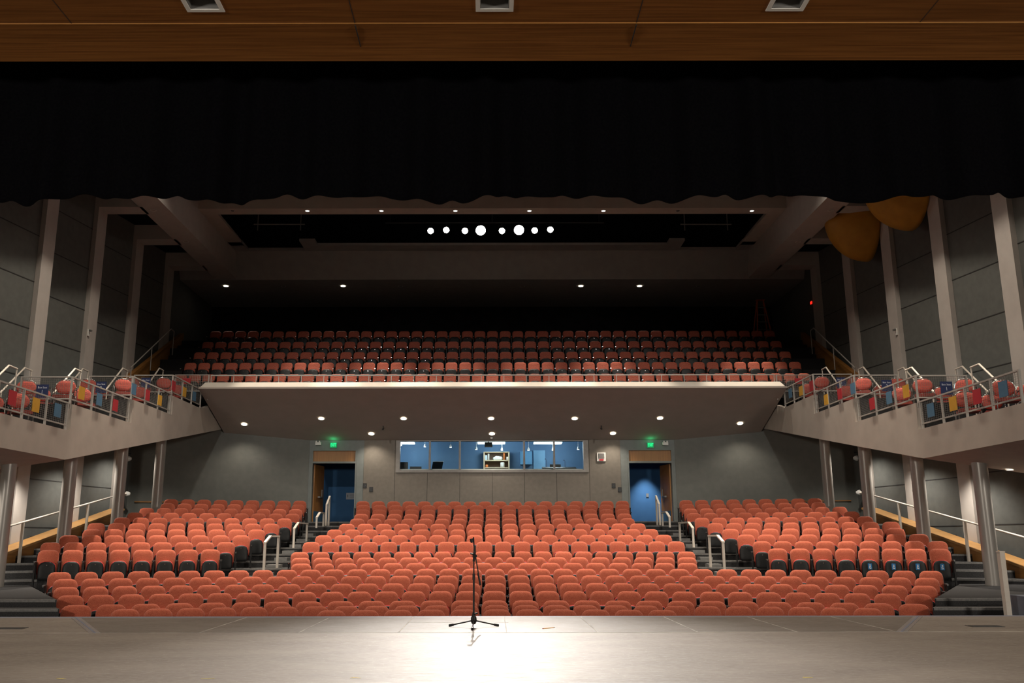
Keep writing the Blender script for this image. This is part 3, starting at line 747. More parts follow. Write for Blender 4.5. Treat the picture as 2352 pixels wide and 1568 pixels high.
for s in (-1, 1):
    side = 'left' if s < 0 else 'right'
    b = MB()
    Y0 = 16.85
    yb_ = [Y0] + BOXY[1:]
    for k in range(4):
        ya, yb2 = yb_[k], yb_[k + 1]
        xa, xb = sorted((s * PX, s * (PX + .16)))
        # parapet wall of this tier with the sloping underside
        n_ = 1
        poly = [(ya, under(ya)), (yb2, under(yb2)), (yb2, BOXH[k]), (ya, BOXH[k])] if k == 0 else [(ya, under(ya)), (yb2, under(yb2)), (yb2, BOXH[k]), (ya + .11, BOXH[k]), (ya + .11, BOXH[k - 1]), (ya, BOXH[k - 1])]
        b.prism(poly, 'x', xa, xb)
        # riser wall to the next tier
        if k < 3:
            pass
    b.prism([(30.7, under(30.7)), (33.4, under(33.4)), (33.4, hb + .1), (30.7, BOXH[3])], 'x', *sorted((s * PX, s * (PX + .16))))
    xo = s * (WX + .7); xi = s * (PX + .02)
    dz = -.5
    b.slab((xi, Y0, UND), (xi, 21.15, UND), (xo, 21.15, UND + dz), (xo, Y0, UND + dz), (0, 0, .12))
    b.slab((xi, 21.15, UND), (xi, 34.0, under(34)), (xo, 34.0, under(34) - .1), (xo, 21.15, UND + dz), (0, 0, .12))
    b.slab((xi, Y0, UND), (xo, Y0, UND + dz), (xo, Y0, BOXH[0]), (xi, Y0, BOXH[0]), (0, .12, 0))
    o = struct(b.build('wall_box_' + side, M['plaster_warm']), 'stepped warm grey parapet of the side boxes'); 
    b = MB()
    for k in range(4):
        x2, x3 = sorted((s * (PX + .16), s * (WX + .6))); b.box(x2, x3, yb_[k] + (.14 if k else 0), yb_[k + 1], BOXH[k] - .37, BOXH[k] - .17)
        if k < 3: b.box(x2, x3, yb_[k + 1], yb_[k + 1] + .14, BOXH[k] - .3, BOXH[k + 1])
    struct(b.build('floor_box_' + side, M['carpet']), 'floors of the side boxes')
    # tiers: railings, chairs, signs
    for k in range(4):
        ya = BOXY[k] if k else 16.95; yb2 = BOXY[k + 1]
        zt = BOXH[k] + .66; z0 = BOXH[k] + .10
        e = empty('box_railing', (0, 0, 0)); tag(e, 'grey mesh railing with coloured squares on the %s %s box' % (ordn[k], side), 'railing', 'mesh railings of the side boxes')
        xr = s * (PX + .03)
        xq, xw = xr - .022, xr + .022
        b = MB(); b.box(xq, xw, ya, yb2, zt - .035, zt); 
        if k: b.box(min(xr, s * 11.35), max(xr, s * 11.35), ya - .022, ya + .022, zt - .03, zt)
        b.build('top_rail', M['rail'], e)
        b = MB(); b.box(xq + .006, xw - .006, ya, yb2, z0, z0 + .03)
        if k: b.box(min(xr, s * 11.35), max(xr, s * 11.35), ya - .012, ya + .012, z0, z0 + .03)
        b.build('bottom_rail', M['rail'], e)
        npst = 4 if k else 5
        for q in range(npst):
            Y = ya + .025 + (yb2 - ya - .09) * q / (npst - 1); b = MB(); b.box(xq, xw, Y - .02, Y + .02, BOXH[k] - (.12 if q == 0 and k else 0), zt - .035); b.build('post', M['rail'], e)
        if k:
            b = MB(); b.box(s * 11.33 - .02, s * 11.33 + .02, ya - .02, ya + .02, BOXH[k] - .17, zt - .03); b.build('post', M['rail'], e)
        b = MB(); g_ = .0021
        for q in range(1, 11): z = z0 + .03 + (zt - z0 - .065) * q / 11; b.box(xr - g_, xr + g_, ya, yb2 - .05, z - g_, z + g_)
        nn = int((yb2 - ya) / .085)
        for q in range(1, nn): Y = ya + (yb2 - ya) * q / nn; b.box(xr - g_, xr + g_, Y - g_, Y + g_, z0 + .03, zt - .035)
        if k:
            x2, x3 = sorted((xr, s * 11.33))
            for q in range(1, 11): z = z0 + .03 + (zt - z0 - .065) * q / 11; b.box(x2, x3, ya - g_, ya + g_, z - g_, z + g_)
            for q in range(1, 23): X = x2 + (x3 - x2) * q / 23; b.box(X - g_, X + g_, ya - g_, ya + g_, z0 + .03, zt - .035)
        b.build('wire_mesh', M['wire'], e)
        for (xa_, xb_, y0_, y1_, c_) in PANELS[s][k]: fit_panel(e, PX, xa_, xb_, y0_, y1_, c_, s)
    # cross rail between box and balcony front
    e = empty('cross_railing', (0, 0, 0)); tag(e, 'short mesh railing where the %s boxes meet the balcony front' % side, 'railing', 'cross railings at the balcony ends')
    zt = at_Y(430 if s < 0 else 1840, 860, 30.85).z; z0 = zt - .6; xq, xw = sorted((s * 9.93, s * 11.15))
    b = MB(); b.box(xq, xw, 30.83, 30.87, zt - .03, zt); b.build('top_rail', M['rail'], e)
    for X in (s * 9.95, s * 11.13): b = MB(); b.box(X - .02, X + .02, 30.83, 30.87, z0 - .3, zt - .03); b.build('post', M['rail'], e)
    b = MB(); b.box(xq, xw, 30.84, 30.86, z0, z0 + .03)
    for q in range(1, 10): z = z0 + (zt - z0) * q / 10; b.box(xq, xw, 30.848, 30.853, z - .003, z + .003)
    for q in range(1, 20): X = xq + (xw - xq) * q / 20; b.box(X - .003, X + .003, 30.848, 30.853, z0, zt - .03)
    b.build('wire_mesh', M['rail'], e)
    b = MB(); X = s * 10.72; b.box(X - .14, X + .14, 30.80, 30.82, zt - .34, zt - .14); o = b.build('colour_panel', M['red_panel'], e)

# box chairs
ch = empty('box_chair')
a = MB(); cushion(a, .46, .34, .58, .05, .168, .165, .02, 0, .20, R(-8), .3, n=6); a.build('backrest', mat('box_chair_fabric', (.30, .040, .030), .85, 0, (.42, .07, .045), 30, bump=.2), ch)
a = MB(); a.tube([(-.25, .22, .36), (-.262, .245, .70), (-.22, .265, .86), (-.1, .28, .945), (.1, .28, .945), (.22, .265, .86), (.262, .245, .70), (.25, .22, .36)], .011, 8); a.build('back_frame', M['chrome'], ch)
a = MB(); a.box(-.22, .22, -.22, .20, .42, .48); a.box(-.20, .20, -.20, .18, .48, .50); a.build('seat', mat('box_chair_seat', (.22, .03, .025), .85, 0, (.3, .05, .035), 30), ch)
for sx in (-1, 1):
    a = MB(); a.tube([(sx * .23, .20, .42), (sx * .25, .26, 0)], .011, 8); a.build('leg', M['chrome'], ch)
    a = MB(); a.tube([(sx * .23, -.20, .42), (sx * .25, -.22, 0)], .011, 8); a.build('leg', M['chrome'], ch)
    a = MB(); a.tube([(sx * .26, .22, .66), (sx * .27, .0, .67), (sx * .27, -.16, .64), (sx * .25, -.18, .42)], .011, 8); a.build('arm', M['black_metal'], ch)
reg(ch)
first = True
CH = []
for s in (-1, 1):
    side = 'left' if s < 0 else 'right'
    for k in range(4):
        y0, y1 = BOXY[k], BOXY[k + 1]
        spots = [(10.72, y0 + .9, 'beside the rail, front chair'), (10.78, y0 + 2.2, 'beside the rail, rear chair'), (11.75, y0 + .95, 'away from the rail, front chair'), (11.85, y0 + 2.15, 'away from the rail, rear chair')]
        if k == 0: spots = [(10.75, 18.55, 'beside the rail, front chair'), (10.75, 20.1, 'beside the rail, rear chair'), (11.6, 19.1, 'away from the rail, front chair'), (11.55, 20.45, 'away from the rail, rear chair')]
        for j, (X, Y, wh) in enumerate(spots):
            o = ch if first else copy_tree(ch); first = False
            o.location = (s * X, Y, BOXH[k] - .17); o.rotation_euler = (0, 0, -s * random.uniform(.25, .75))
            tag(o, 'round backed red chair in the %s %s box, %s' % (ordn[k], side, wh), 'chair', 'chairs in the side boxes')

def text_mesh(txt, size, name, material, parent, loc, rot=(math.pi / 2, 0, 0), ext=.002):
    cu = bpy.data.curves.new(name, 'FONT'); cu.body = txt; cu.size = size; cu.align_x = 'CENTER'; cu.align_y = 'CENTER'; cu.extrude = ext
    t = bpy.data.objects.new(name + '_t', cu); COL.objects.link(t)
    dg = bpy.context.evaluated_depsgraph_get(); me = bpy.data.meshes.new_from_object(t.evaluated_get(dg))
    bpy.data.objects.remove(t); bpy.data.curves.remove(cu)
    me.materials.clear(); me.materials.append(material)
    o = bpy.data.objects.new(name, me); COL.objects.link(o); o.location = loc; o.rotation_euler = rot
    if parent: o.parent = parent
    return o
SIGN = [(-1, 1, 97, 898), (-1, 2, 232, 889), (-1, 3, 335, 879), (1, 1, 2174, 891), (1, 2, 2037, 885), (1, 3, 1932, 878)]
for s, n, x, y in SIGN:
    p = at_Y(x, y, BOXY[n] - .05)
    e = empty('box_number_sign', (p.x, p.y, p.z)); tag(e, 'dark blue sign reading Box Seat %d on the %s side' % (n, 'left' if s < 0 else 'right') + (', lowest box', ', middle box', ', upper box')[n - 1], 'sign', 'box seat signs')
    b = MB(); b.box(-.145, .145, -.004, .004, -.16, .16); b.build('board', M['sign_blue'], e)
    text_mesh('Box Seat', .062, 'lettering', mat('sign_white', (.6, .65, .75), .6), e, (0, -.006, .085))
    text_mesh(str(n), .12, 'numeral', bpy.data.materials['sign_white'], e, (0, -.006, -.02))

# stair handrails beside the boxes
HR = [(11.4, 20.7, 4.0, 0), (11.4, 24.0, 4.55, 1), (11.4, 27.1, 5.15, 2), (11.4, 30.1, 5.72, 3), (12.35, 23.2, 4.42, 0), (12.35, 26.5, 5.02, 1)]
for s in (-1, 1):
    for j, (X, Y, h, k) in enumerate(HR):
        e = empty('stair_handrail', (s * X, Y, 0)); z = h + G; fz = BOXH[k] - .17
        tag(e, 'bent pale stair handrail, %s on the %s, %s row' % (('lowest', 'second lowest', 'second highest', 'highest', 'lowest', 'second lowest')[j], side if False else ('left' if s < 0 else 'right'), 'inner' if X < 12 else 'outer'), 'handrail', 'stair handrails beside the boxes')
        b = MB(); b.tube([(0, -1.15, z - .85), (0, -.1, z), (0, .28, z - .01)], .024, 8); b.build('rail', M['rail_white'], e)
        for yy, zz in ((.26, z - .02), (-1.08, z - .80)):
            zl = fz if yy < 0 else fz
            b = MB(); b.tube([(0, yy, zl), (0, yy, zz)], .018, 8); b.build('post', M['rail_white'], e)
# balcony stair handrail, wood stringer, step lights
for s in (-1, 1):
    side = 'left' if s < 0 else 'right'
    e = empty('balcony_handrail', (0, 0, 0)); tag(e, 'long sloping handrail beside the %s balcony stairs' % side, 'handrail', 'balcony stair handrails')
    P0 = (s * 12.35, 29.9, at_X(300 if s < 0 else 1963, 845, s * 12.35).z); P1 = (s * 12.35, 33.4, at_X(388, 752, -12.35).z)
    b = MB(); b.tube([P0, P1, (P1[0], P1[1] + .35, P1[2] - .02)], .022, 8); b.build('rail', M['rail'], e)
    for t in (.02, .5): b = MB(); q = [P0[i] + (P1[i] - P0[i]) * t for i in range(3)]; b.tube([(q[0], q[1], q[2] - .85), q], .016, 8); b.build('post', M['rail'], e)
    b = MB(); b.tube([(P1[0], P1[1] + .33, P1[2] - .95), (P1[0], P1[1] + .33, P1[2] - .03)], .016, 8); b.build('post', M['rail'], e)
    b = MB(); xa, xb = sorted((s * 12.62, s * 12.79))
    b.prism([(30.0, 4.6 + G), (30.9, 4.6 + G), (35.6, 7.6 + G), (35.6, 8.25 + G), (30.0, 5.25 + G)], 'x', xa, xb)
    o = b.build('wood_stringer', M['wood']); tag(o, 'honey wood board along the %s balcony stairs at the wall' % side, 'stair board', 'wood boards beside the balcony stairs')
for (x, y, Y, X, lab) in ((371, 806, 33.9, None, 'at the top of the left balcony stairs'), (1890, 803, 33.9, None, 'at the top of the right balcony stairs'), (65, 886, 24.1, None, 'on the lowest left pilaster behind a chair'), (188, 883, 27.3, None, 'on the second left pilaster by the box'), (2199, 886, 24.1, None, 'on the lowest right pilaster by the box')):
    p = at_Y(x, y, Y) if Y > 30 else at_X(x, y, (-1 if x < 1000 else 1) * (WX - .10)); e = empty('step_light', p); tag(e, 'small glowing bluish white step light ' + lab, 'light', 'small step lights')
    sz = .035 if Y > 30 else .06
    b = MB(); b.box(-sz, sz, -.02, .02, -sz * .7, sz * .7); b.build('lens', M['lamp_cool'], e)
    b = MB(); b.box(-sz - .02, sz + .02, .02, .04, -sz * .7 - .02, sz * .7 + .02); b.build('housing', M['white_paint'], e)

# ------------------------------------------------------------------ columns
CXX = 11.17
for s in (-1, 1):
    for k, Y in enumerate((20.68, 23.72, 26.98, 30.1)):
        b = MB(); r = .166; z0 = (SIDE_LAND, FLOOR[9] - .3, FLOOR[6] - .5, FLOOR[3] - .5)[k]; z1 = under(Y) - .02 if k else UND - .05
        b.lathe([(r, z0), (r, z1)], 28, M=Matrix.Translation((s * CXX, Y, 0))); b.disc(r, 28, 0, Matrix.Translation((s * CXX, Y, z0)))
        o = b.build('column', M['column']); tag(o, 'round grey column under the %s boxes, %s' % ('left' if s < 0 else 'right', ('closest to the stage', 'second from the stage', 'third from the stage', 'closest to the rear wall')[k]), 'column', 'round columns under the side boxes')

# ------------------------------------------------------------------ lower side aisle: wood stringer and handrail
for s in (-1, 1):
    side = 'left' if s < 0 else 'right'
    sl = .185
    def zf(Y): return -.36 + (Y - 24.2) * sl + G
    b = MB(); xa, xb = sorted((s * 12.35, s * 12.79))
    b.prism([(21.0, zf(21) - .5), (30.3, zf(30.3) - .5), (30.3, zf(30.3) + .18), (21.0, zf(21) + .18)], 'x', xa, xb)
    xa, xb = sorted((s * 12.30, s * 12.79)); b.prism([(21.0, zf(21) + .185), (30.3, zf(30.3) + .185), (30.3, zf(30.3) + .24), (21.0, zf(21) + .24)], 'x', xa, xb, 1)
    o = b.build('wood_stringer', [M['wood'], mat('wood_cap', (.42, .22, .07), .45, 0, (.50, .27, .09), 6)]); tag(o, 'honey wood skirting rising along the %s aisle wall' % side, 'stair board', 'wood skirtings on the side aisles')
    e = empty('aisle_handrail', (0, 0, 0)); tag(e, 'long pale handrail on posts along the %s aisle wall' % side, 'handrail', 'wall aisle handrails')
    def zr_(Y): return .38 + (Y - 23.2) * .166 + G
    X = s * 12.2
    b = MB(); b.tube([(X, 19.2, zr_(19.2)), (X, 29.7, zr_(29.7))], .026, 8); b.tube([(X, 29.7, zr_(29.7)), (X, 30.0, zr_(29.7) + .02)], .05, 10); b.build('rail', M['rail_white'], e)
    for Y in (20.95, 23.6, 27.3): b = MB(); b.box(X - .03, X + .03, Y - .03, Y + .03, zf(Y) - .25, zr_(Y) - .02); b.build('post', M['rail_white'], e)
# stage steps handrail at far right
p0 = at_Y(2298, 1268, 15.0); p1 = at_Y(2317, 1412, 15.0)
e = empty('stage_step_handrail', (p0.x, 15.0, 0)); tag(e, 'single pale handrail post beside the steps at the right end of the stage', 'handrail')
b = MB(); b.box(-.04, .04, -.05, .05, SIDE_LAND - .30, p0.z); b.build('post', M['rail_white'], e)
b = MB(); b.box(-.045, .045, -.055, .055, p0.z, p0.z + .02); b.build('cap', M['rail_white'], e)
b = MB(); q0 = at_Y(2322, 1366, 15.3); b.box(q0.x, q0.x + 2.5, 14.2, 15.4, SIDE_LAND - .30, q0.z); o = b.build('platform_box', mat('blue_grey_box', (.13, .15, .19), .6, 0, (.15, .17, .21), 7)); tag(o, 'blue grey box beside the steps at the far right end of the stage', 'box')

# centre aisle hoops
HO = [(22.7, -.06, 24.1, .08), (26.0, .31, 27.8, .47), (29.3, .70, 30.5, .86)]
for s in (-1, 1):
    for k, (ya, ha, yb2, hb2) in enumerate(HO):
        X = s * 5.68
        def fz(Y):
            i = max(1, min(9, int(math.floor((32.0 - (Y + sag(5.68) + NOSE)) / .917 + 2)))); return FLOOR[i]
        e = empty('aisle_handrail_hoop', (X, 0, 0)); tag(e, 'pale metal handrail hoop in the %s aisle, %s' % ('left' if s < 0 else 'right', ('lowest of three', 'middle of three', 'highest of three')[k]), 'handrail', 'handrail hoops in the centre aisles')
        b = MB(); b.box(-.035, .035, ya + .5, yb2 + .03, hb2 + G - .02, hb2 + G + .02)
        b.slab((-.035, ya - .03, ha + G), (.035, ya - .03, ha + G), (.035, ya + .5, hb2 + G + .02), (-.035, ya + .5, hb2 + G + .02), (0, 0, -.04)); b.build('rail', M['rail_white'], e)
        b = MB(); b.box(-.028, .028, ya - .028, ya + .028, -.73 + G + (ya - 22.7) * .18 - .1, ha + G - .02); b.build('post', M['rail_white'], e)
        b = MB(); b.box(-.028, .028, yb2 - .028, yb2 + .028, -.73 + G + (yb2 - 22.7) * .18 - .25, hb2 + G - .02); b.build('post', M['rail_white'], e)
    e = empty('door_landing_handrail', (s * 5.68, 0, 0)); tag(e, 'tall narrow handrail beside the %s rear door steps' % ('left' if s < 0 else 'right'), 'handrail', 'handrails at the rear doors')
    b = MB(); b.box(-.03, .03, 30.95, 31.01, .3 + G, 1.13 + G); b.build('post', M['rail_white'], e)
    b = MB(); b.box(-.03, .03, 31.45, 31.51, .35 + G, 1.44 + G); b.build('post', M['rail_white'], e)
    b = MB(); b.slab((-.03, 30.95, 1.13 + G), (.03, 30.95, 1.13 + G), (.03, 31.51, 1.44 + G), (-.03, 31.51, 1.44 + G), (0, 0, .04)); b.build('rail', M['rail_white'], e)

# ------------------------------------------------------------------ lower rear wall with doors and booth
YW = 34.0
def PXY(x, y=1100, Y=YW): return at_Y(x, y, Y)
zT = ZSR + .35; zBot = -.3 + G
xw0, xw1 = at_Y(909, 1080, YW).x, at_Y(1352, 1080, YW).x
zw0, zw1 = at_Y(1130, 1081, YW).z, at_Y(1130, 1011, YW).z
cx0, cx1 = at_Y(835, 1080, YW).x, at_Y(1426, 1080, YW).x
sb = MB()
sb.box(cx0, xw0, YW, YW + .25, zBot, zT); sb.box(xw1, cx1, YW, YW + .25, zBot, zT); sb.box(xw0, xw1, YW, YW + .25, zBot, zw0); sb.box(xw0, xw1, YW, YW + .25, zw1, zT)
struct(sb.build('wall_rear_centre', M['rear_panel']), 'warm grey panelled wall below the control booth')
b = MB()
for x in (906, 981, 1056, 1131, 1205, 1279, 1355): X = at_Y(x, 1120, YW).x; b.box(X - .006, X + .006, YW - .003, YW, zBot, zw0)
for x in (906, 1355): X = at_Y(x, 1120, YW).x; b.box(X - .006, X + .006, YW - .003, YW, zw0, zT)
struct(b.build('trim_12', M['joint']), 'joints between rear wall panels')
# window
win = empty('window_1', (0, YW, 0)); struct(win, 'long control booth window with five panes')
fr = MB(); t = .05
fr.box(xw0, xw1, -.05, .20, zw0 - .06, zw0 + .03); fr.box(xw0, xw1, -.01, .20, zw1 - .03, zw1); 
xi0, xi1 = at_Y(918, 1080, YW).x, at_Y(1341, 1080, YW).x
fr.box(xw0, xi0, -.01, .2, zw0 + .03, zw1 - .03); fr.box(xi1, xw1, -.01, .2, zw0 + .03, zw1 - .03)
mull = [at_Y(x, 1050, YW).x for x in (987, 1056, 1204, 1273)]
for X in mull: fr.box(X - .035, X + .035, -.01, .12, zw0 + .03, zw1 - .03)
fr.build('window_frame', mat('booth_frame', (.22, .21, .195), .5, .2, (.25, .24, .225), 8), win)
edges = [xi0] + mull + [xi1]
for a, c in zip(edges[:-1], edges[1:]):
    g_ = MB(); g_.box(a + .036, c - .036, .05, .056, zw0 + .03, zw1 - .03); g_.build('pane', M['glass'], win)
# booth interior
BR = YW + 4.2
b = MB(); b.box(-4.6, 4.6, BR, BR + .1, .5 + G, 4.6 + G); b.box(-4.7, -4.6, YW + .25, BR, .5 + G, 4.6 + G); b.box(4.6, 4.7, YW + .25, BR, .5 + G, 4.6 + G)
struct(b.build('wall_booth', M['booth_blue']), 'blue walls of the control booth')
b = MB(); b.box(-4.7, 4.7, YW + .25, BR + .1, 4.35 + G, 4.5 + G); struct(b.build('ceiling_booth', M['blue_wall']))
b = MB(); b.box(-4.7, 4.7, YW + .25, BR + .1, .4 + G, .5 + G); struct(b.build('floor_booth', M['carpet']))
zd = at_Y(1130, 1079, YW + .8).z
b = MB(); b.box(-4.3, 4.4, YW + .27, YW + 1.1, zd - .05, zd); b.box(-4.3, -4.25, YW + .3, YW + 1.0, .5 + G, zd - .05); b.box(4.3, 4.35, YW + .3, YW + 1.0, .5 + G, zd - .05); o = b.build('control_desk', M['white_paint']); tag(o, 'long pale desk inside the control booth window', 'desk')
def booth_thing(name, parts, label, cat, group=None):
    e = empty(name, (0, 0, 0))
    for pn, bb, m_ in parts: bb.build(pn, m_, e)
    tag(e, label, cat, group); return e
def pbox(x0, x1, y0, y1, Y, dep=.1):
    a = at_Y(x0, y1, Y); c = at_Y(x1, y0, Y); bb = MB(); bb.box(a.x, c.x, Y, Y + dep, a.z, c.z); return bb
def stand(x, Y, ztop):
    c = at_Y(x, 1079, Y); bb = MB(); bb.box(c.x - .03, c.x + .03, Y + .03, Y + .07, zd, ztop); bb.box(c.x - .09, c.x + .09, Y, Y + .12, zd, zd + .012); return bb
for nm, a_, lb in (('monitor', (918, 937, 1061, 1077), 'tall dark monitor at the left end of the booth desk'), ('monitor', (942, 968, 1071, 1078), 'low dark monitor, second from the left on the booth desk'), ('monitor', (1263, 1288, 1066, 1077), 'dark monitor on the mixing desk at the right of the booth')):
    DYm = 1.02 if a_[0] > 1200 else .7; pa = pbox(*a_, YW + DYm, .05); zt_ = at_Y(a_[0], a_[2], YW + .7).z
    booth_thing(nm, [('screen', pa, M['screen']), ('foot', stand((a_[0] + a_[1]) / 2, YW + DYm + .02, zt_ - .1), M['black_metal'])], lb, 'monitor', 'monitors on the booth desk')
A0 = at_Y(991, 1078, YW + .7); b = MB(); h_ = at_Y(993, 1059, YW + .7).z
b.slab((A0.x, YW + .65, zd), (A0.x + .40, YW + .65, zd), (A0.x + .44, YW + .95, h_), (A0.x + .04, YW + .95, h_), (0, .04, 0)); 
b2 = MB(); b2.box(A0.x + .04, A0.x + .46, YW + .94, YW + 1.0, h_, h_ + .015)
booth_thing('lighting_console', [('body', b, M['screen']), ('top_edge', b2, M['white_paint'])], 'slanted dark lighting console in the booth, beside the second mullion', 'console')
b = MB(); a_, c_ = at_Y(1246, 1078, YW + .6).x, at_Y(1323, 1078, YW + .6).x
b.prism([(YW + .45, zd), (YW + 1.0, zd), (YW + 1.0, zd + .13), (YW + .45, zd + .05)], 'x', a_, c_)
b2 = MB()
for q in range(24): X = a_ + .05 + (c_ - a_ - .1) * q / 23; b2.box(X - .008, X + .008, YW + .6, YW + .64, zd + .07, zd + .095)
booth_thing('mixing_console', [('body', b, M['screen']), ('faders', b2, M['grey_box'])], 'long black mixing console at the right of the booth desk', 'console')
for (x, y0, lb) in ((1253, 1053, 'thin desk lamp on a stem left of the mixing console monitor'), (1296, 1056, 'thin desk lamp on a stem right of the mixing console monitor')):
    t_ = at_Y(x, y0, YW + .8); b = MB(); b.tube([(t_.x + .03, YW + .8, zd), (t_.x + .03, YW + .8, t_.z - .06), (t_.x, YW + .8, t_.z)], .006, 6); b2 = MB(); b2.tube([(t_.x, YW + .8, t_.z), (t_.x - .03, YW + .8, t_.z - .02)], .012, 8)
    booth_thing('gooseneck_lamp', [('stem', b, M['black_metal']), ('head', b2, M['black_metal'])], lb, 'lamp', 'gooseneck lamps on the booth desk')
# shelf unit against the booth back wall
YS = BR - .42
s0, s1 = at_Y(1112, 1060, YS).x, at_Y(1169, 1060, YS).x; zs_t = at_Y(1140, 1037, YS).z; zs_m = at_Y(1140, 1056, YS).z; zs_b = at_Y(1140, 1073, YS).z; zs_f = .5 + G
e = empty('shelf_unit', ((s0 + s1) / 2, YS, zs_f)); hw = (s1 - s0) / 2
wp = mat('pale_wood_frame', (.62, .52, .34), .6, 0, (.66, .56, .38), 6)
for sx in (-1, 1): b = MB(); b.box(sx * hw - .025, sx * hw + .025, 0, .4, 0, zs_t - zs_f); b.build('side_panel', wp, e)
for z in (zs_t, zs_m, zs_b): b = MB(); b.box(-hw, hw, 0, .4, z - zs_f - .03, z - zs_f); b.build('shelf', wp, e)
b = MB(); b.box(-hw, hw, .39, .41, .2, zs_t - zs_f); b.build('back_panel', mat('shelf_back', (.10, .06, .035), .7, 0, (.12, .07, .04), 6), e)
tag(e, 'pale wood framed shelf unit with clutter against the blue booth wall', 'shelf')
def item(name, x0, x1, ztop_px, base, mm, lb, kind='box'):
    a_ = at_Y(x0, 1050, YS + .1).x; c_ = at_Y(x1, 1050, YS + .1).x; zt_ = at_Y(x0, ztop_px, YS + .1).z; b = MB(); r_ = (c_ - a_) / 2
    if kind == 'box': b.box(a_, c_, YS + .08, YS + .25, base + .002, zt_)
    elif kind == 'cyl': b.lathe([(0, base), (r_, base), (r_, zt_), (r_ * .8, zt_ + .01), (0, zt_ + .01)], 14, M=Matrix.Translation(((a_ + c_) / 2, YS + .16, 0)))
    else:
        for q in range(7): 
            X = a_ + r_ * .3 + (c_ - a_ - r_ * .6) * q / 6; rr = (zt_ - base) * random.uniform(.35, .5)
            b.lathe([(rr * math.sin(math.pi * j / 8) + 1e-4, base + rr - rr * math.cos(math.pi * j / 8)) for j in range(9)], 10, M=Matrix.Translation((X, YS + .16, 0)) )
    o = b.build(name, mm); tag(o, lb, name.replace('_', ' '), 'things on the booth shelves')
OR = mat('orange_plastic', (.7, .2, .05), .5, 0, (.74, .22, .06), 9); CY_ = mat('cyan_label', (.45, .62, .70), .5, 0, (.6, .7, .75), 30)
item('carton', 1114, 1119, 1045, zs_m, CY_, 'pale blue carton at the left of the upper booth shelf')
item('bottle', 1120, 1124, 1042, zs_m, M['white_paint'], 'white bottle on the upper booth shelf beside a carton', 'cyl')
item('towel_pile', 1133, 1153, 1046, zs_m, M['white_paint'], 'crumpled white cloth on the upper booth shelf', 'blob')
item('spray_can', 1156, 1160, 1040, zs_m, OR, 'orange can on the upper booth shelf', 'cyl')
item('cup', 1163, 1168, 1049, zs_m, M['white_paint'], 'white cup at the right of the upper booth shelf', 'cyl')
item('jar', 1115, 1121, 1067, zs_b, OR, 'orange jar at the left of the lower booth shelf', 'cyl')
item('paper_roll', 1149, 1159, 1062, zs_b, M['white_paint'], 'white paper towel roll on the lower booth shelf', 'cyl')
b = MB(); a_ = at_Y(1160, 1075, YS - .6); b.prism([(YS - .7, zd - .2), (YS - .4, zd - .2), (YS - .4, zd + .16), (YS - .7, zd + .02)], 'x', a_.x, a_.x + .35); b.tube([(a_.x + .17, YS - .55, zs_f), (a_.x + .17, YS - .55, zd - .2)], .03, 8)
o = b.build('music_stand', M['screen']); tag(o, 'dark slanted stand in front of the booth shelf unit', 'stand')
e = empty('wall_cabinet', (0, 0, 0)); pbox(1195, 1222, 1036, 1066, BR - .3, .29).build('body', mat('light_blue_box', (.10, .28, .48), .6, 0, (.11, .3, .5), 5), e); tag(e, 'light blue wall cabinet inside the booth between two mullions', 'cabinet')
b = MB(); a_, c_ = at_Y(1225, 1050, BR - .05).x, at_Y(1252, 1050, BR - .05).x; b.box(a_, c_, BR - .06, BR - .005, .5 + G, at_Y(1240, 1034, BR - .05).z); struct(b.build('door_3', mat('booth_door_blue', (.16, .36, .55), .6, 0, (.18, .38, .58), 5)), 'pale blue door inside the booth')
# projector in booth
pc = at_Y(1122, 1020, YW + .9); e = empty('projector', pc); b = MB(); b.box(-.15, .15, -.15, .25, -.09, .07); b.build('body', M['screen'], e); b = MB(); b.tube([(0, 0, .07), (0, 0, 4.35 + G - pc.z)], .02, 8); b.build('mount', M['black_metal'], e); tag(e, 'dark projector hanging in the booth window', 'projector')
# booth ceiling lights
for k, (x0, x1) in enumerate(((905, 952), (1097, 1160), (1226, 1290))):
    Y1 = YW + 2.6; a_, c_ = at_Y(x0, 1016, Y1), at_Y(x1, 1016, Y1); b = MB(); b.box(a_.x, c_.x, Y1 - .3, Y1 + .3, 4.33 + G - .04, 4.33 + G); b2 = MB()
    zq = at_Y(x0, 1016, Y1).z; b.v = [(v[0], v[1], v[2] - (4.33 + G) + zq) for v in b.v]
    o = empty('fluorescent_fixture', (0, 0, 0)); b.build('diffuser', M['fluoro'], o); b2.box(a_.x, c_.x, Y1 - .31, Y1 + .31, zq, zq + .05); b2.tube([((a_.x + c_.x) / 2, Y1, zq + .05), ((a_.x + c_.x) / 2, Y1, 4.345 + G)], .02, 6); b2.build('housing', M['white_paint'], o)
    tag(o, 'bright fluorescent fixture in the booth, %s of three' % ('leftmost', 'middle', 'rightmost')[k], 'ceiling light', 'fluorescent lights in the booth')
for k, (x, y) in enumerate(((921, 1023), (976, 1026), (1035, 1027), (1094, 1032), (1153, 1034), (1214, 1034), (1270, 1034), (1328, 1032))):
    p = at_Y(x, y, BR - 1.0); e = empty('booth_spot', p); b = MB(); b.lathe([(0, 0), (.045, 0), (.05, .04), (.02, .12), (0, .12)], 12); b.disc(.045, 12, 1, z=-.003); b.build('head', [M['white_paint'], M['lamp']], e)
    b = MB(); b.tube([(0, 0, .12), (0, 0, 4.35 + G - p.z)], .008, 6); b.build('stem', M['white_paint'], e); tag(e, 'small round booth ceiling spot, %s from the left' % ordw(k + 1), 'spot light', 'small spots in the booth')
for X in (-3.3, 0.2, 2.6): light('POINT', 'booth_light', (X, BR - 1.3, 3.75 + G), 55, (.85, .97, 1), size=.3)

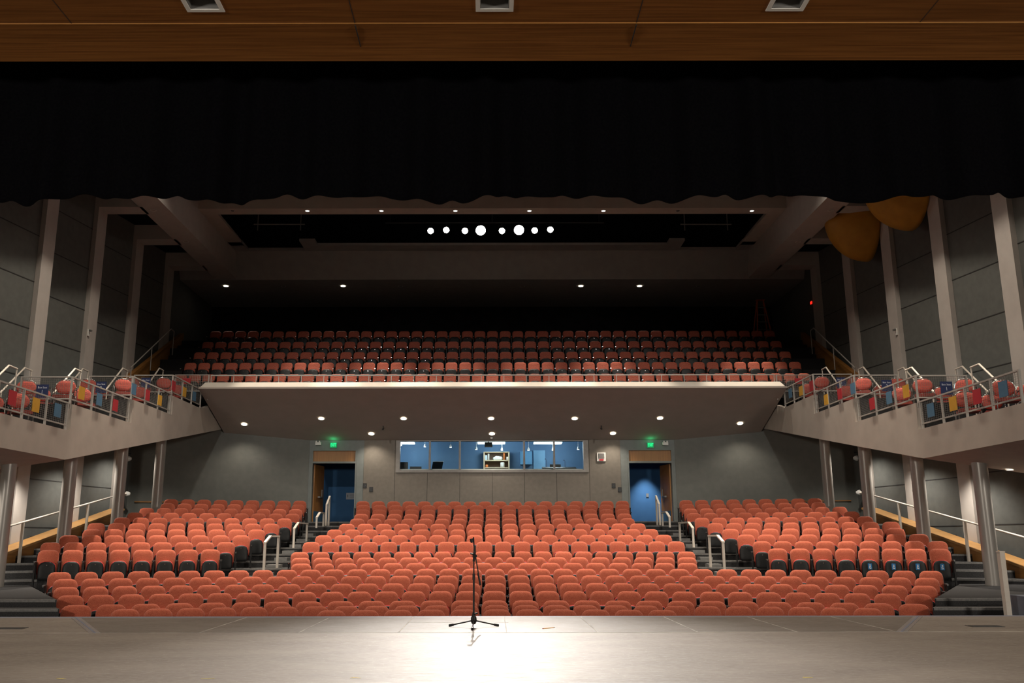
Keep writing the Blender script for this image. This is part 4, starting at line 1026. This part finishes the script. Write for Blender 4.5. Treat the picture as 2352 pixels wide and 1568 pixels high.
# outer rear walls, door surrounds, doors
def zpt(x, y, Y=YW): return at_Y(x, y, Y)
for s in (-1, 1):
    side = 'left' if s < 0 else 'right'
    mx = lambda x: x if s < 0 else 2261 - x      # mirror of a pixel column at the rear wall
    X = lambda x, y=1100: at_Y(mx(x), y, YW).x
    b = MB()
    xd0, xd1 = X(714), X(818)      # door opening
    xo = X(708); xc = cx0 if s < 0 else cx1
    zdt = at_Y(765, 1062, YW).z; ztt = at_Y(765, 1035, YW).z
    b.box(*sorted((xd1, xc)), YW + .02, YW + .2, zBot, zT); b.box(*sorted((xd0, xo)), YW + .02, YW + .2, zBot, zT); b.box(*sorted((xd0, xd1)), YW + .02, YW + .2, ztt + .04, zT)
    struct(b.build('wall_door_' + side, M['door_surround']), 'blue grey wall around the rear door')
    b = MB()
    xe = s * 10.1; xf_ = s * 13.6
    b.slab((xo, YW, zBot), (xe, 33.35, zBot), (xe, 33.35, zT + 1.0), (xo, YW, zT + .3), (0, .2, 0)); b.slab((xe, 33.35, zBot), (xf_, 32.5, zBot), (xf_, 32.5, zT + 1.4), (xe, 33.35, zT + 1.0), (0, .2, 0))
    struct(b.build('wall_rear_' + side, M['rear_green']), 'grey green rear wall beside the door')
    b = MB(); xg = s * 11.0; b.slab((s * 10.4, 33.26, at_Y(360, 1154, 33).z), (s * 12.9, 32.64, at_Y(360, 1154, 33).z), (s * 12.9, 32.64, at_Y(360, 1154, 33).z + .04), (s * 10.4, 33.26, at_Y(360, 1154, 33).z + .04), (0, -.03, 0))
    struct(b.build('trim_%d' % (13 if s < 0 else 14), M['wood']), 'thin wood chair rail on the rear wall')
    # door frame + transom
    d = empty('door_%d' % (1 if s < 0 else 2), ((xd0 + xd1) / 2, YW, LANDH)); struct(d, 'open wood door with wood transom, %s rear exit' % side)
    hw = abs(xd1 - xd0) / 2; zt_ = zdt - LANDH; zz = ztt - LANDH
    b = MB(); b.box(-hw, -hw + .05, -.02, .2, 0, zz + .04); b.box(hw - .05, hw, -.02, .2, 0, zz + .04); b.box(-hw + .05, hw - .05, -.02, .2, zz, zz + .04); b.box(-hw + .05, hw - .05, -.02, .2, zt_ - .03, zt_ + .04); b.build('door_frame', M['door_surround'], d)
    b = MB(); b.box(-hw + .05, hw - .05, .05, .08, zt_ + .04, zz); b.build('transom_panel', M['wood_door'], d)
    # leaf swung open against the outer side
    hx = s * (hw - .06)
    lf = MB(); lf.slab((hx, .2, .02), (hx - s * .18, 1.15, .02), (hx - s * .18, 1.15, zt_ - .05), (hx, .2, zt_ - .05), (-s * .045, 0, 0)); l_ = lf.build('door_leaf', M['wood_door'], d)
    k_ = MB(); k_.tube([(hx - s * .20, .95, .95), (hx - s * .20, .95, 1.25)], .02, 8); k_.box(hx - s * .2 - .04, hx - s * .2 + .04, .35, 1.0, .92, .98); k_.build('push_bar', M['grey_box'], l_)
    k_ = MB(); k_.slab((hx - s * .05, .21, .03), (hx - s * .22, 1.14, .03), (hx - s * .22, 1.14, .42), (hx - s * .05, .21, .42), (-s * .005, 0, 0)); k_.build('kick_plate', mat('kick_plate', (.05, .12, .2), .5, 0, (.06, .13, .22), 5), l_)
    # vestibule
    b = MB(); c0, c1 = sorted((xd0 - s * -.3, xd1 + s * .3)); c0 = min(xd0, xd1) - .3; c1 = max(xd0, xd1) + .3
    b.box(c0, c1, YW + 2.2, YW + 2.3, .2 + G, 3.6 + G); b.box(c0 - .1, c0, YW + .2, YW + 2.3, .2 + G, 3.6 + G); b.box(c1, c1 + .1, YW + .2, YW + 2.3, .2 + G, 3.6 + G)
    struct(b.build('wall_vestibule_' + side, M['blue_wall']), 'blue wall seen through the open door')
    b = MB(); b.box(c0 - .1, c1 + .1, YW + .2, YW + 2.3, 3.3 + G, 3.4 + G); struct(b.build('ceiling_vestibule_' + side, M['blue_wall']))
    # exit sign
    p = at_Y(766 if s < 0 else 1494, 1022, YW - .04)
    e = empty('exit_sign', p); b = MB(); b.box(-.13, .13, -.02, .04, -.095, .095); b.build('housing', M['exit_face'], e)
    text_mesh('EXIT', .17, 'lettering', M['exit_green'], e, (0, -.024, 0), ext=.003).scale = (.60, 1, 1)
    tag(e, 'green lit EXIT sign above the %s rear door' % side, 'exit sign', 'exit signs')
    light('POINT', 'exit_glow', (p.x, p.y - .12, p.z + .1), .9, (.05, 1, .35), size=.08)
    p = at_Y(731 if s < 0 else 1528, 1018.5, YW - .06); e = empty('emergency_light', p); b = MB(); b.box(-.11, .11, -.03, .05, -.055, .055); b.build('box', M['white_paint'], e)
    b = MB()
    for q in (-.06, .06): b.tube([(q, -.05, .075), (q, -.09, .07)], .03, 10)
    b.build('lamp_head', M['white_paint'], e); tag(e, 'small white emergency light box beside the %s EXIT sign' % side, 'emergency light', 'emergency lights')
    for j, (x, y) in enumerate(((838, 1115), (852.5, 1123.5)) if s < 0 else ((1409.5, 1115), (1423.5, 1124))):
        p = at_Y(x, y, YW - .01); b = MB(); b.box(-.07, .07, -.012, .008, -.09, .09); b.box(-.05, .05, -.016, -.012, -.07, .07, 1); b.tube([(.02, -.016, .0), (.02, -.03, .01)], .008, 6, 2)
        o = b.build('wall_plate', [M['black_metal'], M['screen'], M['chrome']], loc=p); tag(o, 'black wall plate by the %s rear door, %s of the pair' % (side, ('upper', 'lower')[j]), 'wall plate', 'black wall plates')
light('SPOT', 'vestibule_lamp', (at_Y(1484, 1100, YW + 1.7).x, YW + 1.55, 3.25 + G), 420, (.95, .98, 1), (at_Y(1484, 1150, YW + 2.2).x, YW + 1.95, 0), .05, 62, .8)
light('SPOT', 'vestibule_lamp', (at_Y(722, 1100, YW + 1.9).x + .1, YW + 2.05, 3.25 + G), 30, (.95, .98, 1), (at_Y(742, 1150, YW + 2.2).x, YW + 2.2, 1.2), .04, 30, .8)
# posted notice and thermostat
p = at_Y(806, 1139, YW + 2.19); b = MB(); b.box(-.19, .19, -.004, .0, -.13, .13); 
for q in range(5): b.box(-.05, .13, -.006, -.004, .07 - q * .035, .08 - q * .035, 1)
b.box(-.15, -.11, -.006, -.004, -.05, .06, 1); o = b.build('posted_notice', [mat('notice_paper', (.35, .38, .42), .8, 0, (.38, .41, .45), 5), M['grey_box']], loc=p); tag(o, 'pale printed notice on the blue wall inside the left doorway', 'notice')
p = at_Y(1487, 1137, YW + 2.19); b = MB(); b.box(-.05, .05, -.01, 0, -.07, .07); b.box(-.02, .02, -.013, -.01, .01, .04, 1); b.box(-.02, .02, -.013, -.01, -.05, -.02, 1); o = b.build('power_outlet', [M['nosing'], M['grey_box']], loc=p); tag(o, 'small white outlet plate on the blue wall inside the right doorway', 'outlet')
# strobe alarm
p = at_Y(1381, 1049, YW - .02); e = empty('alarm_strobe', p); b = MB(); b.box(-.165, .165, -.03, .02, -.165, .165); b.build('housing', M['white_paint'], e); b = MB(); b.box(-.11, .11, -.05, -.03, -.06, .13); b.build('speaker_grille', M['nosing'], e); b = MB(); b.box(-.08, .08, -.055, -.03, -.14, -.09); b.build('red_label', M['alarm_red'], e); tag(e, 'white square alarm unit with a red bar, on the wall right of the booth', 'alarm')
# small wall devices
for (x, y, Y, lb) in ((290, 1134, 31.9, 'white horn speaker on the left wall near the rear corner, low'), (1975, 1131, 31.9, 'white horn speaker on the right wall near the rear corner, low'), (293, 1053, 31.9, 'white horn speaker high by the left rear corner'), (1969, 1052, 31.9, 'white horn speaker high by the right rear corner')):
    p = at_Y(x, y, Y); sg = -1 if x < 1100 else 1; e = empty('horn_speaker', p); T = Matrix.Rotation(R(90), 4, 'X') @ Matrix.Rotation(0, 4, 'Z')
    b = MB(); b.lathe([(.0, .14), (.05, .13), (.09, .05), (.10, 0), (.06, -.02), (0, -.02)], 16, M=Matrix.Rotation(R(-90 * sg), 4, 'Y') @ Matrix.Identity(4)); b.build('horn', M['white_paint'], e)
    b = MB(); b.tube([(0, 0, 0), (sg * max(.3, WX + .3 - abs(p.x)), 0, 0)], .02, 6); b.build('bracket', M['white_paint'], e); tag(e, lb, 'speaker', 'horn speakers')
for (x, y, s) in ((202, 763, -1), (2060, 761, 1)):
    p = at_X(x, y, s * WX); e = empty('wall_sensor', (s * (WX - .02), p.y, p.z)); b = MB(); b.box(-.02, .02, -.05, .05, -.12, .10); b.build('back_plate', M['white_paint'], e); b = MB(); b.tube([(-s * .02, 0, .07), (-s * .10, -.02, .04)], .035, 10); b.build('sensor_head', M['grey_box'], e); tag(e, 'small pale sensor on the second %s pilaster' % ('left' if s < 0 else 'right'), 'sensor', 'pilaster sensors')

# ------------------------------------------------------------------ downlights
def soffit_z(Y): return hb + (ZSR - hb) * (Y - BF) / (33.99 - BF)
def hit_soffit(x, y):
    lo, hi = 28.0, 36.0
    for _ in range(40):
        m_ = (lo + hi) / 2
        if at_Y(x, y, m_).z < soffit_z(m_): lo = m_
        else: hi = m_
    return at_Y(x, y, lo)
sl_ang = math.atan2(ZSR - hb, 33.99 - BF)
def downlight(p, r, lensmat, label, group, tilt=0):
    e = empty('downlight', p); e.rotation_euler = (tilt, 0, 0)
    b = MB(); b.lathe([(r, .0), (r * 1.16, -.004), (r * 1.2, -.012), (r * 1.16, -.016), (r, -.012)], 24); b.build('ring', M['white_paint'], e)
    b = MB(); b.disc(r, 24, z=-.009); b.build('lens', lensmat, e); tag(e, label, 'downlight', group); return e
for k, (x, y) in enumerate(SOFFIT_PX):
    p = hit_soffit(x, y); p.z -= .012
    row = 'outer row' if k < 7 else 'inner row'; idx = k + 1 if k < 7 else k - 6
    downlight(p, .105, M['lamp'], 'lit round downlight under the balcony, %s, %s from the left' % (row, ordw(idx)), 'downlights under the balcony', sl_ang)
    light('SPOT', 'downlight_beam', p + Vector((0, 0, -.06)), 75, WARM, None, .06, 125, .8)
for s in (-1, 1):
    for Y in ((20.2,) if s < 0 else (20.9, 26.9)):
        X = s * 12.0; zq = (under(Y) if Y > 21.2 else UND) - (.28 if Y < 21.2 else .12)
        downlight(Vector((X, Y, zq)), .09, M['lamp'], 'lit downlight below the %s side boxes, %s' % ('left' if s < 0 else 'right', 'near the stage' if Y < 21 else 'further back'), 'downlights under the side boxes')
    for Y in (20.2 if s < 0 else 20.9, 23.8, 26.9, 30.2): light('SPOT', 'downlight_beam', (s * 12.0, Y, under(Y) - .42), 210, (1, .90, .78), None, .06, 140, .8)
def rear_ceil(x, y):
    return at_Z(x, y, ZB)
rc_ang = 0
for k, (x, y) in enumerate(BALC_PX):
    p = rear_ceil(x, y); p.z -= .012
    downlight(p, .10, M['lamp'], 'lit downlight in the ceiling above the balcony, %s from the left' % ordw(k + 1), 'lit downlights above the balcony', rc_ang)
    light('SPOT', 'downlight_beam', p + Vector((0, 0, -.08)), 260, WARM, p + Vector((1.0 if k == 0 else 0, -.8, -3)), .06, 66, .7)
for k, (x, y) in enumerate(((651, 656), (1605, 656), (920, 656), (1200, 656))):
    p = rear_ceil(x, y); p.z -= .012; downlight(p, .09, M['lamp_off'], 'unlit downlight in the ceiling above the balcony, %s' % ('first of the dark ones from the left', 'rightmost', 'second of the dark ones', 'third of the dark ones')[k], 'unlit downlights above the balcony', rc_ang)
for k, x in enumerate((534, 706, 876, 1046, 1216, 1386, 1557, 1727)):
    p = at_Z(x, 483.5, ZL); off = k in (0, 6)
    downlight(Vector((p.x, p.y, ZL - .002)), .075, M['lamp_off'] if off else M['lamp_dim'], '%s downlight in the pale cross beam, %s from the left' % ('dark' if off else 'white', ordw(k + 1)), 'downlights in the cross beam')
for k, (x, y) in enumerate(((352, 482), (427, 554), (1908, 482), (1833, 555))):
    p = at_Z(x, y, ZB); downlight(Vector((p.x, p.y, ZB - .002)), .085, M['plaster_warm'], 'unlit downlight in the %s long ceiling beam, %s' % ('left' if k < 2 else 'right', 'near the drape' if k % 2 == 0 else 'further back'), 'unlit downlights in the long beams')
for k, (X, Y) in enumerate(HOUSE):
    e = downlight(Vector((X, Y, HZ - .002)), .13, M['lamp'], 'lit house light in the dark ceiling, %s row, %s from the left' % (('front', 'middle', 'rear')[k // 6], ordw(k % 6 + 1)), 'house lights')

# ------------------------------------------------------------------ catwalk stage lights
zp = STAGE_POS[0].z + .42
b = MB(); b.tube([(-4.2, 33.25, zp), (4.4, 33.25, zp)], .03, 10)
for X in (-4, 0, 4.2): b.tube([(X, 33.25, zp), (X, 33.25, 14.6 + G)], .02, 8)
o = b.build('lighting_pipe', M['black_metal']); tag(o, 'black lighting pipe in the catwalk opening carrying the lit stage lights', 'pipe')
hot = {3: 'brightest of all', 5: 'second brightest'}
for k, ((x, y, sc), p) in enumerate(zip(STAGE_PX, STAGE_POS)):
    e = empty('stage_light', p); r = .19 if k in hot else .115
    tgt = (Vector((p.x * .5, 9.3, 0)) - p).to_track_quat('Z', 'Y').to_matrix().to_4x4()
    b = MB(); b.lathe([(0, -.52), (.07, -.52), (.09, -.40), (.09, -.12), (r + .02, -.04), (r + .02, .02), (r, .02), (r, -.03)], 20, M=tgt); b.build('body', M['black_metal'], e)
    b = MB(); b.disc(r, 24, M=tgt, z=-.005); b.build('lens', M['lamp_hot'], e)
    b = MB(); b.tube([(-.14, .1, -.05), (-.14, .25, .30), (.14, .25, .30), (.14, .1, -.05)], .012, 6); b.tube([(0, .25, .30), (0, .25, .37)], .02, 6); b.build('yoke', M['black_metal'], e)
    tag(e, 'lit stage light on the catwalk pipe, %s from the left%s' % (ordw(k + 1), ', ' + hot[k] if k in hot else ''), 'stage light', 'lit stage lights')
for s in (-1, 1):
    x0, x1 = (583, 700) if s < 0 else (1563, 1680)
    a_, c_ = at_Y(x0, 515, 33.2), at_Y(x1, 515, 33.2); b = MB(); b.tube([a_, c_], .025, 8)
    for q in (.08, .92): b.tube([(a_.x + (c_.x - a_.x) * q, 33.2, a_.z - .25), (a_.x + (c_.x - a_.x) * q, 33.2, 14.6 + G)], .02, 6)
    o = b.build('side_pipe', M['grey_box']); tag(o, 'short dark pipe frame in the catwalk opening on the %s' % ('left' if s < 0 else 'right'), 'pipe', 'short pipes in the catwalk opening')

# amber curved shells hanging near the right wall
for k, (xt, yt, Yc, rad) in enumerate(((2022, 597, 28.9, (1.38, 1.1, 1.5)), (2133, 524, 25.6, (1.4, 1.2, 1.4)))):
    pt = at_Y(xt, yt, Yc); cz = pt.z + rad[2] * .98; cx_ = 12.78
    vs = []; fs = []; nu, nv = 18, 14
    for i in range(nu + 1):
        al = math.pi * i / nu              # sweeps front to back
        for j in range(nv + 1):
            be = (math.pi / 2) * j / nv    # 0 = wall side bottom, 90 = inner rim at top
            yy = math.cos(al); q = math.sin(al)
            vs.append((cx_ - rad[0] * q * math.sin(be), Yc + rad[1] * -yy, min(ZB + .36, cz - rad[2] * q * math.cos(be))))
    for i in range(nu):
        for j in range(nv): a0 = i * (nv + 1) + j; fs.append((a0, a0 + 1, a0 + nv + 2, a0 + nv + 1))
    b = MB(); b.add(vs, fs, 0, True); e = empty('acoustic_shell', (0, 0, 0)); o = b.build('shell', M['amber_shell'], e); sm = o.modifiers.new('thick', 'SOLIDIFY'); sm.thickness = .03
    b = MB()
    for yy in (-.5, .5): b.tube([(cx_ - .9, Yc + yy, cz - .2), (cx_ - .9, Yc + yy, ZB + .55)], .012, 6)
    b.build('cable', M['black_metal'], e)
    tag(e, 'amber curved hanging shell by the upper right wall, %s' % ('further from the stage' if k == 0 else 'closer to the drape'), 'acoustic shell', 'amber shells')

# orange ladder behind the last balcony row
p = at_Y(1746, 690, 37.0); fl_ = BTOP[4] - .82
e = empty('step_ladder', (p.x, 37.0, fl_)); hh = p.z - fl_
for sx in (-1, 1):
    b = MB(); b.tube([(sx * .42, -.5, 0), (sx * .13, 0, hh)], .03, 6); b.build('front_rail', M['orange_fibreglass'], e)
    b = MB(); b.tube([(sx * .44, .5, 0), (sx * .14, .04, hh - .05)], .025, 6); b.build('rear_rail', M['orange_fibreglass'], e)
for q in range(1, 8): t = q / 8; b = MB(); X = .42 - .29 * t; b.box(-X, X, -.5 + .5 * t - .04, -.5 + .5 * t + .04, hh * t - .015, hh * t + .015); b.build('step', M['grey_box'], e)
b = MB(); b.box(-.18, .18, -.06, .12, hh, hh + .03); b.build('top_cap', M['orange_fibreglass'], e)
tag(e, 'orange step ladder standing in the dark behind the balcony on the right', 'ladder')
p = at_X(1864, 695, WX - .02); e = empty('red_exit_lamp', p); b = MB(); b.box(-.03, .0, -.08, .08, -.05, .05); b.build('lens', M['red_led'], e); b = MB(); b.box(0, .03, -.1, .1, -.07, .07); b.build('housing', M['black_metal'], e); tag(e, 'small glowing red lamp high on the right wall behind the balcony', 'lamp')
# sprinkler heads / cameras on the balcony underside
for (x, y, s) in ((880, 978, -1), (1381, 977, 1)):
    p = hit_soffit(x, y); e = empty('ceiling_camera', p); b = MB(); b.tube([(0, 0, 0), (0, 0, -.09)], .02, 8); b.build('stem', M['black_metal'], e); b = MB(); b.tube([(0, .05, -.10), (0, -.06, -.13)], .035, 10); b.build('head', M['black_metal'], e); tag(e, 'small black camera under the balcony on the %s' % ('left' if s < 0 else 'right'), 'camera', 'cameras under the balcony')
p = hit_soffit(1129, 1004); e = empty('dome_sensor', p); b = MB(); b.lathe([(.05, 0), (.05, -.03), (.035, -.06), (0, -.07)], 14); b.build('dome', M['white_paint'], e); tag(e, 'small white dome above the booth window', 'sensor')
